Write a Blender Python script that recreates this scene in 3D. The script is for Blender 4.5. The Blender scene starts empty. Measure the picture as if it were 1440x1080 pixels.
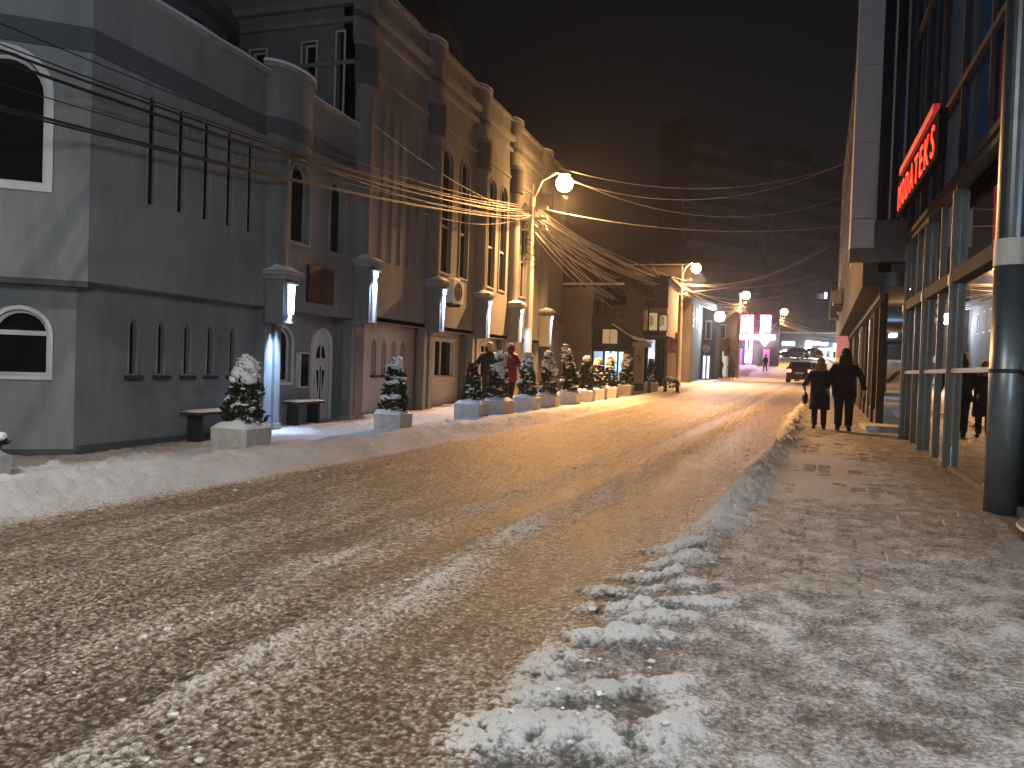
import bpy, bmesh, math, random
import numpy as np
from mathutils import Vector, Matrix, noise as mnoise
from mathutils.geometry import tessellate_polygon
random.seed(7); rng = np.random.default_rng(11)
scene = bpy.context.scene
col = scene.collection
PI = math.pi
R = math.radians

# ------------------------------------------------------------------ camera
YAW, PITCH, ROLL, EYE, FPX = R(17.8), R(-1.22), R(1.9), 1.5, 1130.0
fw = Vector((-math.sin(YAW)*math.cos(PITCH), math.cos(YAW)*math.cos(PITCH), math.sin(PITCH)))
r0 = Vector((math.cos(YAW), math.sin(YAW), 0)); u0 = r0.cross(fw)
cr = r0*math.cos(ROLL)+u0*math.sin(ROLL); cu = -r0*math.sin(ROLL)+u0*math.cos(ROLL)
cam = bpy.data.cameras.new('camera'); camo = bpy.data.objects.new('camera', cam); col.objects.link(camo)
cam.sensor_width = 36; cam.lens = 36*FPX/1440; cam.clip_end = 800; cam.clip_start = .05
m = Matrix((cr, cu, -fw)).transposed().to_4x4(); m.translation = Vector((0, 0, EYE)); camo.matrix_world = m
scene.camera = camo
# ------------------------------------------------------------------ night sky
world = bpy.data.worlds.new('World'); scene.world = world; world.use_nodes = True
nt = world.node_tree; bg = nt.nodes['Background']
sky = nt.nodes.new('ShaderNodeTexSky'); sky.sky_type = 'NISHITA'; sky.sun_disc = False
sky.sun_elevation = R(-5); sky.sun_rotation = R(200); sky.altitude = 100
mx = nt.nodes.new('ShaderNodeMixRGB'); mx.blend_type = 'ADD'; mx.inputs[0].default_value = 1
mx.inputs[2].default_value = (.11, .125, .16, 1)
nt.links.new(sky.outputs[0], mx.inputs[1]); nt.links.new(mx.outputs[0], bg.inputs[0])
bg.inputs[1].default_value = .014
scene.view_settings.view_transform = 'Standard'; scene.view_settings.look = 'None'
scene.view_settings.exposure = 1.45; scene.view_settings.gamma = 1
scene.cycles.use_denoising = True
scene.cycles.sample_clamp_indirect = 4
scene.cycles.max_bounces = 6; scene.cycles.glossy_bounces = 3; scene.cycles.transparent_max_bounces = 8
scene.cycles.volume_bounces = 0
scene.cycles.caustics_reflective = False; scene.cycles.caustics_refractive = False

SODIUM = (1.0, .49, .17); COOL = (.62, .78, 1.0); NEUT = (1, .90, .74)

# ------------------------------------------------------------------ materials
MATS = {}
def mat(name, colr, rough=.75, metal=0, var=.12, scale=6, bump=.15, bscale=60, spec=.4, coat=0):
    if name in MATS: return MATS[name]
    m = bpy.data.materials.new(name); m.use_nodes = True; t = m.node_tree; b = t.nodes['Principled BSDF']
    b.inputs['Roughness'].default_value = rough; b.inputs['Metallic'].default_value = metal
    b.inputs['Specular IOR Level'].default_value = spec; b.inputs['Coat Weight'].default_value = coat
    tc = t.nodes.new('ShaderNodeTexCoord')
    n = t.nodes.new('ShaderNodeTexNoise'); n.inputs['Scale'].default_value = scale; n.inputs['Detail'].default_value = 6
    n.inputs['Roughness'].default_value = .65
    t.links.new(tc.outputs['Object'], n.inputs['Vector'])
    cr_ = t.nodes.new('ShaderNodeValToRGB'); e = cr_.color_ramp.elements
    e[0].position = .3; e[1].position = .72
    e[0].color = (*[c*(1-var*1.5) for c in colr], 1); e[1].color = (*[min(1, c*(1+var)) for c in colr], 1)
    t.links.new(n.outputs[0], cr_.inputs[0]); t.links.new(cr_.outputs[0], b.inputs['Base Color'])
    if bump:
        n2 = t.nodes.new('ShaderNodeTexNoise'); n2.inputs['Scale'].default_value = bscale; n2.inputs['Detail'].default_value = 3
        t.links.new(tc.outputs['Object'], n2.inputs['Vector'])
        bp = t.nodes.new('ShaderNodeBump'); bp.inputs['Strength'].default_value = bump; bp.inputs['Distance'].default_value = .02
        t.links.new(n2.outputs[0], bp.inputs['Height']); t.links.new(bp.outputs[0], b.inputs['Normal'])
    MATS[name] = m; return m
def emis(name, colr, s):
    if name in MATS: return MATS[name]
    m = bpy.data.materials.new(name); m.use_nodes = True; b = m.node_tree.nodes['Principled BSDF']
    b.inputs['Base Color'].default_value = (*[min(.8, c) for c in colr], 1); b.inputs['Emission Color'].default_value = (*colr, 1)
    b.inputs['Emission Strength'].default_value = s
    MATS[name] = m; return m
def glass(name, tint, refl=.25, rough=.02, clear=.0, mx=1):
    """window glass: mirror-like coat over a dark pane, or over a see-through one (clear>0)"""
    if name in MATS: return MATS[name]
    m = bpy.data.materials.new(name); m.use_nodes = True; t = m.node_tree; t.nodes.clear()
    o = t.nodes.new('ShaderNodeOutputMaterial'); g = t.nodes.new('ShaderNodeBsdfGlossy'); g.inputs['Roughness'].default_value = rough
    g.inputs['Color'].default_value = (.95, .97, 1, 1)
    tr = t.nodes.new('ShaderNodeBsdfTransparent'); tr.inputs['Color'].default_value = (*tint, 1)
    d = t.nodes.new('ShaderNodeBsdfDiffuse'); d.inputs['Color'].default_value = (*[c*.05 for c in tint], 1)
    m1 = t.nodes.new('ShaderNodeMixShader'); m1.inputs[0].default_value = clear
    t.links.new(d.outputs[0], m1.inputs[1]); t.links.new(tr.outputs[0], m1.inputs[2])
    fr = t.nodes.new('ShaderNodeFresnel'); fr.inputs['IOR'].default_value = 1.5
    mr = t.nodes.new('ShaderNodeMapRange'); mr.inputs['To Min'].default_value = refl; mr.inputs['To Max'].default_value = mx
    t.links.new(fr.outputs[0], mr.inputs['Value'])
    m2 = t.nodes.new('ShaderNodeMixShader'); t.links.new(mr.outputs[0], m2.inputs[0])
    t.links.new(m1.outputs[0], m2.inputs[1]); t.links.new(g.outputs[0], m2.inputs[2]); t.links.new(m2.outputs[0], o.inputs[0])
    MATS[name] = m; return m

def wallmat(name, base, stain=.25):
    """painted render with drips, blotches and fine grain"""
    if name in MATS: return MATS[name]
    m = bpy.data.materials.new(name); m.use_nodes = True; t = m.node_tree; b = t.nodes['Principled BSDF']
    b.inputs['Roughness'].default_value = .88; b.inputs['Specular IOR Level'].default_value = .25
    tc = t.nodes.new('ShaderNodeTexCoord'); mp = t.nodes.new('ShaderNodeMapping'); mp.inputs['Scale'].default_value = (1, 1, .18)
    t.links.new(tc.outputs['Object'], mp.inputs[0])
    n = t.nodes.new('ShaderNodeTexNoise'); n.inputs['Scale'].default_value = 2.2; n.inputs['Detail'].default_value = 10; n.inputs['Roughness'].default_value = .78
    t.links.new(mp.outputs[0], n.inputs['Vector'])
    n3 = t.nodes.new('ShaderNodeTexNoise'); n3.inputs['Scale'].default_value = .7; n3.inputs['Detail'].default_value = 4
    t.links.new(tc.outputs['Object'], n3.inputs['Vector'])
    ad = t.nodes.new('ShaderNodeMath'); ad.operation = 'MULTIPLY_ADD'; ad.inputs[1].default_value = .6
    t.links.new(n.outputs[0], ad.inputs[0]); 
    ml = t.nodes.new('ShaderNodeMath'); ml.operation = 'MULTIPLY'; ml.inputs[1].default_value = .4
    t.links.new(n3.outputs[0], ml.inputs[0]); t.links.new(ml.outputs[0], ad.inputs[2])
    c = t.nodes.new('ShaderNodeValToRGB'); e = c.color_ramp.elements; e[0].position = .33; e[1].position = .62
    e[0].color = (*[x*(1-stain) for x in base], 1); e[1].color = (*[x*1.06 for x in base], 1)
    t.links.new(ad.outputs[0], c.inputs[0]); t.links.new(c.outputs[0], b.inputs['Base Color'])
    n2 = t.nodes.new('ShaderNodeTexNoise'); n2.inputs['Scale'].default_value = 45; n2.inputs['Detail'].default_value = 4
    t.links.new(tc.outputs['Object'], n2.inputs['Vector'])
    bp = t.nodes.new('ShaderNodeBump'); bp.inputs['Strength'].default_value = .25; bp.inputs['Distance'].default_value = .01
    t.links.new(n2.outputs[0], bp.inputs['Height']); t.links.new(bp.outputs[0], b.inputs['Normal'])
    MATS[name] = m; return m

M_WALL = wallmat('grey_render', (.24, .25, .25), .38); M_WALL2 = wallmat('pale_render', (.31, .32, .32), .42)
M_BAND = wallmat('dark_trim_render', (.105, .11, .12)); M_PLINTH = wallmat('plinth_render', (.10, .10, .10))
M_BEIGE = wallmat('beige_render', (.42, .36, .28)); M_DARKB = wallmat('dark_facade', (.13, .12, .12))
M_PILL = wallmat('pillar_render', (.20, .21, .215), .35)
M_FRAME = mat('white_frame', (.68, .68, .66), .5, var=.06, bump=.05)
M_SNOW = mat('fresh_snow', (.80, .82, .86), .65, var=.05, scale=9, bump=.5, bscale=55, spec=.3)
M_CONC = mat('concrete', (.52, .51, .48), .9, var=.18, scale=7, bump=.35)
M_DARK = mat('dark_paint', (.03, .03, .035), .5, var=.2)
M_BROWN = mat('dark_brown_wood', (.07, .045, .03), .7, var=.25)
M_STEEL = mat('brushed_steel', (.46, .49, .51), .42, metal=.6, var=.08, bump=.05)
M_MULL = mat('grey_mullion', (.33, .36, .37), .4, metal=.3, var=.1, bump=.05)
M_POLE = mat('concrete_pole', (.50, .48, .43), .85, var=.15)
M_CABLE = mat('frosted_cable', (.62, .60, .57), .6, var=.2, bump=0)
M_CABLED = mat('black_cable', (.012, .012, .014), .5, var=.2, bump=0)
M_GLASSD = glass('dark_window_glass', (.25, .28, .3), .03, .04, mx=.45)
M_GLASSB = glass('blue_facade_glass', (.45, .75, .95), .10, .05, clear=.8, mx=.5)
M_GLASSS = glass('shop_glass', (.62, .70, .72), .68, .012, clear=.75)
M_LEAF = mat('conifer_leaf', (.030, .055, .028), .7, var=.5, scale=14, bump=0)
M_BARK = mat('bark', (.07, .05, .035), .9)
M_WHITEP = mat('white_panel', (.60, .61, .62), .45, var=.06, bump=.05)

# ------------------------------------------------------------------ mesh helpers
class MB:
    def __init__(s): s.v = []; s.f = []
    def add(s, vs, fs):
        k = len(s.v); s.v += [tuple(v) for v in vs]; s.f += [tuple(i+k for i in f) for f in fs]; return s
    def box(s, x0, x1, y0, y1, z0, z1, M=None):
        vs = [Vector((x, y, z)) for x in (x0, x1) for y in (y0, y1) for z in (z0, z1)]
        if M: vs = [M @ v for v in vs]
        return s.add(vs, [(0, 1, 3, 2), (4, 6, 7, 5), (0, 4, 5, 1), (2, 3, 7, 6), (0, 2, 6, 4), (1, 5, 7, 3)])
    def lathe(s, prof, n=16, c=(0, 0, 0), a0=0, a1=2*PI):
        full = abs(a1-a0-2*PI) < 1e-6; k = n if full else n+1
        vs = [(c[0]+r*math.cos(a0+(a1-a0)*i/n), c[1]+r*math.sin(a0+(a1-a0)*i/n), c[2]+z) for r, z in prof for i in range(k)]
        fs = []
        for j in range(len(prof)-1):
            for i in range(n):
                i2 = (i+1) % k
                fs.append((j*k+i, j*k+i2, (j+1)*k+i2, (j+1)*k+i))
        fs.append(tuple(reversed(range(k)))); fs.append(tuple((len(prof)-1)*k+i for i in range(k)))
        return s.add(vs, fs)
    def tube(s, pts, rad, n=6):
        pts = [Vector(p) for p in pts]; k = len(pts); rs = rad if hasattr(rad, '__len__') else [rad]*k
        vs = []; a = None
        for i, p in enumerate(pts):
            d = (pts[min(i+1, k-1)]-pts[max(i-1, 0)]).normalized()
            if a is None: a = d.orthogonal()
            a = (a-d*a.dot(d)).normalized(); b = a.cross(d)
            vs += [p+(a*math.cos(2*PI*j/n)+b*math.sin(2*PI*j/n))*rs[i] for j in range(n)]
        fs = [(i*n+j, i*n+(j+1) % n, (i+1)*n+(j+1) % n, (i+1)*n+j) for i in range(k-1) for j in range(n)]
        fs += [tuple(range(n)), tuple((k-1)*n+j for j in reversed(range(n)))]
        return s.add(vs, fs)
    def blob(s, c, rx, ry, rz, sub=2, amp=.25, fr=3.0, seed=0):
        bm = bmesh.new(); bmesh.ops.create_icosphere(bm, subdivisions=sub, radius=1)
        vs = []
        for v in bm.verts:
            q = v.co*(1+amp*mnoise.noise(v.co*fr+Vector((seed*3.1, seed*1.7, seed*.9))))
            vs.append((c[0]+q.x*rx, c[1]+q.y*ry, c[2]+q.z*rz))
        bm.verts.index_update(); s.add(vs, [tuple(v.index for v in f.verts) for f in bm.faces]); bm.free(); return s
LOC = {}
def mesh_of(name, mb, material, off=Vector((0, 0, 0)), smooth=False):
    me = bpy.data.meshes.new(name); vs = [Vector(v)-off for v in mb.v] if off.length else mb.v
    me.from_pydata(vs, [], mb.f); me.validate(); 
    if smooth: me.shade_smooth()
    me.materials.append(material); return me
def root_of(o):
    while o.parent: o = o.parent
    return o
def part(name, mb, material, parent=None, local=False, smooth=False, label=None, kind=None):
    """one mesh object; vertices are in world coordinates unless local"""
    off = Vector((0, 0, 0))
    if parent is not None and not local: off = Vector(root_of(parent).location)
    o = bpy.data.objects.new(name, mesh_of(name, mb, material, off, smooth)); col.objects.link(o)
    if parent is not None: o.parent = parent
    if label: o['label'] = label
    if kind: o['kind'] = kind
    return o
def thing(name, label, cat, loc=(0, 0, 0), rz=0, group=None):
    o = bpy.data.objects.new(name, None); col.objects.link(o); o.location = loc; o.rotation_euler = (0, 0, rz)
    o.empty_display_size = .2
    tag(o, label, cat, group); return o
def tag(o, label, cat, group=None):
    o['label'] = label; o['category'] = cat
    if group: o['group'] = group
    return o
def struct(name, mb, material, smooth=False, kind='structure'):
    return part(name, mb, material, None, smooth=smooth, kind=kind)
def copy_tree(o, parent=None):
    c = o.copy(); col.objects.link(c)
    if parent is not None: c.parent = parent
    for ch in list(o.children): copy_tree(ch, c)
    return c

class Fr:
    """vertical working plane: u runs left to right seen from outside, n points outward"""
    def __init__(s, P, D): s.P = Vector((P[0], P[1], 0)); s.D = Vector((D[0], D[1], 0)).normalized(); s.N = Vector((s.D.y, -s.D.x, 0))
    def pt(s, u, z, o=0): q = s.P+s.D*u+s.N*o; return Vector((q.x, q.y, z))
    def box(s, mb, u0, u1, z0, z1, o0, o1):
        vs = [s.pt(u, z, o) for u in (u0, u1) for z in (z0, z1) for o in (o0, o1)]
        return mb.add(vs, [(0, 1, 3, 2), (4, 6, 7, 5), (0, 4, 5, 1), (2, 3, 7, 6), (0, 2, 6, 4), (1, 5, 7, 3)])
    def prism(s, mb, outline, o0, o1, holes=(), reveal=None):
        """outline with holes cut through it, from o0 (back) to o1 (front)"""
        loops = [outline]+list(holes); idx = []; flat = []
        for l in loops: idx.append((len(flat), len(l))); flat += list(l)
        tris = tessellate_polygon([[Vector((u, z, 0)) for u, z in l] for l in loops])
        n = len(flat)
        vs = [s.pt(u, z, o1) for u, z in flat]+[s.pt(u, z, o0) for u, z in flat]
        fs = []
        for t in tris:
            a, b, c = [flat[i] for i in t]
            ccw = (b[0]-a[0])*(c[1]-a[1])-(b[1]-a[1])*(c[0]-a[0]) > 0
            t = t if ccw else t[::-1]
            fs.append(tuple(t)); fs.append(tuple(i+n for i in reversed(t)))
        for st, k in idx:
            for i in range(k):
                a, b = st+i, st+(i+1) % k
                fs.append((a, b, b+n, a+n))
        return mb.add(vs, fs)
def rect(u0, u1, z0, z1): return [(u0, z0), (u1, z0), (u1, z1), (u0, z1)]
def arch(u0, u1, z0, z1, n=12, rise=None):
    r = (u1-u0)/2; h = r if rise is None else rise; c = (u0+u1)/2
    return [(u0, z0), (u1, z0)]+[(c+r*math.cos(PI*i/n), z1-h+h*math.sin(PI*i/n)) for i in range(n+1)]
def lancet(u0, u1, z0, z1):
    r = (u1-u0)/2; c = (u0+u1)/2; h = r*1.9
    return [(u0, z0), (u1, z0), (u1, z1-h), (u1-r*.22, z1-h*.5), (c+r*.3, z1-h*.18), (c, z1), (c-r*.3, z1-h*.18), (u0+r*.22, z1-h*.5), (u0, z1-h)]
def grow(kind, u0, u1, z0, z1, g): return kind(u0-g, u1+g, z0-g, z1+g)
def window(F, parent, kind, u0, u1, z0, z1, base=0, trim=.04, proud=.02, recess=.13, sill=None, bars=(), vbars=(), pane_mat=None, fm=None, label=None):
    fm = fm or M_FRAME; mb = MB()
    F.prism(mb, grow(kind, u0, u1, z0, z1, trim), base+.002, base+proud, [grow(kind, u0, u1, z0, z1, -.004)])
    # casement on the glass
    if u1-u0 > .2: F.prism(mb, grow(kind, u0, u1, z0, z1, -.004), base-recess+.004, base-recess+.03, [grow(kind, u0, u1, z0, z1, -.045)])
    for z in bars: F.box(mb, u0+.03, u1-.03, z-.03, z+.03, base-recess+.006, base-recess+.045)
    for u in vbars: F.box(mb, u-.025, u+.025, z0+.02, z1-.03, base-recess+.008, base-recess+.042)
    w = part('window', mb, fm, parent, label=label)
    p = MB(); F.prism(p, grow(kind, u0, u1, z0, z1, -.006), base-recess-.02, base-recess)
    part('pane', p, pane_mat or M_GLASSD, w)
    if sill:
        s = MB(); F.box(s, u0-.07, u1+.07, z0-trim-.06, z0-trim, base+.003, base+.09); part('sill', s, sill, w)
    return w
def wall(F, parent, outline, holes=(), base=0, thick=.3, m=None, name='wall', label=None):
    mb = MB(); F.prism(mb, outline, base-thick, base, holes); return part(name, mb, m or M_WALL, parent, label=label)

# ------------------------------------------------------------------ ground
def gz(Y): return np.interp(Y, [-40, 0, 4, 18, 30, 45, 56, 70, 80, 90, 105, 120, 140, 400], [0, 0, .04, .25, .42, .72, .95, 1.05, 1.3, 2.1, 3.2, 4.1, 4.6, 5])
def gzf(Y): return float(gz(Y))
def xl(Y): return np.interp(Y, [-5, 5, 11, 16.6, 23, 32, 50, 70, 90], [-6.2, -5.9, -5.25, -4.85, -4.4, -3.85, -3.4, -2.6, -1.5])
def xr(Y): return np.interp(Y, [-5, 3.5, 8, 15, 20, 25, 50, 70, 90], [-1.1, -.98, -.62, .0, .30, .55, 2.6, 4.5, 7])
PERM = rng.permutation(512).astype(np.int64); PERM = np.concatenate([PERM, PERM]); GR = rng.uniform(0, 2*PI, 1024)
def pn(x, y):
    xi = np.floor(x).astype(np.int64); yi = np.floor(y).astype(np.int64); xf = x-xi; yf = y-yi
    def g(ix, iy, dx, dy):
        a = GR[PERM[(PERM[ix & 511]+iy) & 511]]; return np.cos(a)*dx+np.sin(a)*dy
    u = xf**3*(xf*(xf*6-15)+10); v = yf**3*(yf*(yf*6-15)+10)
    a = g(xi, yi, xf, yf); b = g(xi+1, yi, xf-1, yf); c = g(xi, yi+1, xf, yf-1); d = g(xi+1, yi+1, xf-1, yf-1)
    return (a*(1-u)+b*u)*(1-v)+(c*(1-u)+d*u)*v*1.0
def fbm(x, y, o=4, g=.5):
    s = 0; a = 1
    for i in range(o): s = s+a*pn(x*2**i+i*17.3, y*2**i+i*9.1); a *= g
    return s
def worley(x, y):
    xi = np.floor(x).astype(np.int64); yi = np.floor(y).astype(np.int64); best = np.full(x.shape, 9.0)
    for dx in (-1, 0, 1):
        for dy in (-1, 0, 1):
            h = PERM[(PERM[(xi+dx) & 511]+(yi+dy)) & 511]
            px = (h % 23)/23.0; py = (h//23 % 22)/22.0
            best = np.minimum(best, (xi+dx+px-x)**2+(yi+dy+py-y)**2)
    return np.sqrt(best)
def ss(a, b, x): t = np.clip((x-a)/(b-a), 0, 1); return t*t*(3-2*t)
def ga(x, s): return np.exp(-(x/s)**2)
CLODS = [(-.77, 4.80, .30, .07, .07, .2), (-.88, 5.14, .26, .07, .06, .1), (-.54, 4.62, .22, .08, .05, .3), (-.61, 4.29, .25, .07, .05, .1),
 (-.56, 5.95, .24, .09, .06, .3), (-.83, 4.25, .2, .06, .05, .2), (-.79, 3.5, .28, .10, .06, .5), (-.62, 3.15, .36, .16, .065, .15), (-.98, 3.02, .18, .18, .05, .2),
 (-.45, 5.3, .22, .07, .05, .15), (-.72, 5.55, .25, .07, .05, .25), (-.35, 4.95, .2, .06, .04, .3), (-.68, 6.4, .25, .1, .06, .3), (-.98, 3.75, .12, .3, .06, .2), (-.42, 3.75, .16, .1, .04, .4), (-.30, 3.35, .10, .22, .05, .1)]
def ground(X, Y):
    """height above the base profile, snow whiteness"""
    L, Rr = xl(Y), xr(Y); u = (X-L)/(Rr-L)
    wob = pn(X*.5, Y*.35)*.25+pn(X*1.7, Y*1.1)*.08
    dl = X-L+wob*.8; dr = X-Rr+wob*.35
    road = ss(-.15, .15, dl)*(1-ss(-.1, .12, dr))
    near = 1-ss(14, 30, Y)
    g1 = 1-np.clip(worley(X*17+pn(X*3, Y*3), Y*15)*1.25, 0, 1); g2 = 1-np.clip(worley(X*38, Y*33)*1.2, 0, 1)
    trk = fbm(X*9, Y*.22, 3, .6); f = fbm(X*2.2, Y*1.3, 4); fs = fbm(X*7, Y*1.2, 4, .6)
    up = np.where(u < 0, 0, np.where(u > 1, 1, u))
    ridge = ga(up-.755+.025*pn(Y*.5, X*0+3), .045)*.95+ga(up-.60+.02*pn(Y*.4, X*0+8), .035)*.5+ga(up-.36, .05)*.12+ga(up-.18, .035)*.12
    rut = ga(up-.68, .035)+ga(up-.87, .06)*.6+ga(up-.50, .03)*.7+ga(up-.10, .04)*.5
    rc = np.clip(ridge*(.85+.8*f+.5*trk), 0, 1.3)
    hroad = .009*g1*(.6+.8*np.clip(f+.3, 0, 1))+.006*g2+.026*rc*(.5+.8*g1)-.014*rut+.006*f
    snroad = np.clip(.34+.30*rc+.34*(g1-.40)+.72*(g2-.42)+.12*f+.10*fs+.13*trk-.15*rut, 0, 1)
    # right pavement
    w2 = fbm(X*1.1+4, Y*.9, 5); lump = fbm(X*5, Y*4, 4, .6)
    edge = ga(dr-.22, .27)*(ss(5.5, 8.5, Y))
    hp = .10*ss(0, .35, dr)*ss(2.5, 7, Y)+.012*w2+.018*lump*near*(1-ss(6, 10, Y)*.6)+edge*(.085+.10*np.clip(lump+.3, 0, 1)+.03*g1)
    snp = np.clip(.54+.44*lump+.22*w2+.75*edge+.35*(g2-.42), 0, 1)
    cleared = ss(.9, 1.9, X-.02*Y+.35*w2)*ss(5, 7.5, Y)
    pav = ss(4.6, 6.5, Y)*(1-ss(-.25, .25, w2+.12))
    snp = snp*(1-.42*cleared)
    lightpool = np.exp(-((X-.35)/1.0)**2)*ss(8, 10.5, Y)*(1-ss(15, 18, Y)); snp = np.clip(snp+.60*lightpool, 0, 1)  # pool of white light on the pavement, put into the snow colour
    gap = np.exp(-((X+.65)/.55)**2)*(1-ss(5.8, 7.5, Y)); snp = np.clip(snp-.26*gap, 0, 1); hp = hp+.012*(g1-.4)*gap
    for cx, cy, rx, ry, hh, wk in CLODS:
        q = np.exp(-(((X-cx)/rx)**2+((Y-cy-wk*(X-cx))/ry)**2)**1.5)
        q = q*(.62+.55*g1+.5*lump+.4*g2); q = np.clip(q, 0, 1.4)
        q = q*.8; hp = hp+hh*.85*q; hroad = hroad+hh*.85*q; qs = np.clip(q*(.35+.9*g1+.5*g2+.8*lump), 0, 1); snp = np.clip(snp+.75*qs, 0, 1); snroad = np.clip(snroad+.85*qs, 0, 1)
    # left bank and pavement
    bw = np.interp(Y, [0, 5, 9, 14, 20, 30, 60], [.75, .75, .7, .6, .5, .4, .3])
    bh = np.interp(Y, [0, 5, 7, 9, 12, 20, 30, 60], [.15, .14, .11, .07, .05, .04, .04, .03])
    c = -dl-bw*.85
    bank = ga(c, bw*.75)*(1+.6*f)+.55*ga(c-bw*1.1, bw*.7)*(1+f)
    g3 = 1-np.clip(worley(X*8+lump, Y*7+lump)*1.2, 0, 1); hl = .10*ss(0, .5, -dl)+bh*bank*(1+.55*lump)+.016*lump+.040*g3*np.clip(bank, 0, 1)*near+.018*g1*np.clip(bank, 0, 1)
    snl = np.clip(.84+.4*bank+.16*lump, 0, 1)
    walk = ss(bw*2.3, bw*3.1, -dl); snl = snl*(1-.30*walk); hl = hl-.03*walk+.012*pn(X*6, Y*6)*walk
    isl = (dl < 0); h = np.where(isl, hl, np.where(dr > 0, hp, hroad)); trk2 = .0; sn = np.where(isl, snl, np.where(dr > 0, snp, snroad))
    tl = ss(-.25, .15, dl); tr_ = ss(-.15, .25, dr)
    h = hl*(1-tl)+tl*(hroad*(1-tr_)+hp*tr_); sn = snl*(1-tl)+tl*(snroad*(1-tr_)+snp*tr_)
    far = ss(20, 45, Y); sn = sn*(1-far)+far*np.clip(.62+.2*f-.12*rut, 0, 1)
    return h, sn, u, pav*(dr > .3)
def ground_material(name, dirty, snow, wet=.55):
    m = bpy.data.materials.new(name); m.use_nodes = True; t = m.node_tree; b = t.nodes['Principled BSDF']
    at = t.nodes.new('ShaderNodeAttribute'); at.attribute_name = 'snow'
    tc = t.nodes.new('ShaderNodeTexCoord')
    n = t.nodes.new('ShaderNodeTexNoise'); n.inputs['Scale'].default_value = 42; n.inputs['Detail'].default_value = 8; n.inputs['Roughness'].default_value = .8
    n2 = t.nodes.new('ShaderNodeTexNoise'); n2.inputs['Scale'].default_value = 1.3; n2.inputs['Detail'].default_value = 5
    t.links.new(tc.outputs['Object'], n.inputs['Vector']); t.links.new(tc.outputs['Object'], n2.inputs['Vector'])
    ma = t.nodes.new('ShaderNodeMath'); ma.operation = 'MULTIPLY_ADD'; ma.inputs[1].default_value = 2.6; ma.inputs[2].default_value = -1.32
    t.links.new(n.outputs[0], ma.inputs[0])
    ad = t.nodes.new('ShaderNodeMath'); ad.use_clamp = True; t.links.new(ma.outputs[0], ad.inputs[0]); t.links.new(at.outputs['Fac'], ad.inputs[1])
    c = t.nodes.new('ShaderNodeValToRGB'); e = c.color_ramp.elements
    e[0].position = .12; e[0].color = (*dirty[0], 1); e[1].position = .84; e[1].color = (*snow, 1)
    k = c.color_ramp.elements.new(.38); k.color = (*dirty[1], 1); k = c.color_ramp.elements.new(.62); k.color = (*dirty[2], 1)
    t.links.new(ad.outputs[0], c.inputs[0])
    mx = t.nodes.new('ShaderNodeMixRGB'); mx.blend_type = 'MULTIPLY'; mx.inputs[0].default_value = .45
    c2 = t.nodes.new('ShaderNodeValToRGB'); c2.color_ramp.elements[0].position = .35; c2.color_ramp.elements[1].position = .65
    c2.color_ramp.elements[0].color = (.62, .56, .50, 1); t.links.new(n2.outputs[0], c2.inputs[0])
    t.links.new(c.outputs[0], mx.inputs[1]); t.links.new(c2.outputs[0], mx.inputs[2]); t.links.new(mx.outputs[0], b.inputs['Base Color'])
    rr = t.nodes.new('ShaderNodeMapRange'); rr.inputs['To Min'].default_value = wet; rr.inputs['To Max'].default_value = .8
    t.links.new(ad.outputs[0], rr.inputs['Value']); t.links.new(rr.outputs[0], b.inputs['Roughness'])
    n3 = t.nodes.new('ShaderNodeTexNoise'); n3.inputs['Scale'].default_value = 70; n3.inputs['Detail'].default_value = 5; n3.inputs['Roughness'].default_value = .7
    t.links.new(tc.outputs['Object'], n3.inputs['Vector'])
    bp = t.nodes.new('ShaderNodeBump'); bp.inputs['Strength'].default_value = 1; bp.inputs['Distance'].default_value = .035
    t.links.new(n3.outputs[0], bp.inputs['Height']); t.links.new(bp.outputs[0], b.inputs['Normal'])
    return m
MG_ROAD = ground_material('slush', ((.060, .046, .034), (.245, .200, .152), (.52, .465, .39)), (.84, .83, .80), .38)
MG_PAVE = ground_material('trodden_snow', ((.10, .095, .09), (.30, .29, .28), (.56, .56, .565)), (.84, .85, .86), .5)
MG_BANK = ground_material('piled_snow', ((.10, .09, .08), (.35, .33, .31), (.62, .62, .63)), (.82, .84, .88), .6)
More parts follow.
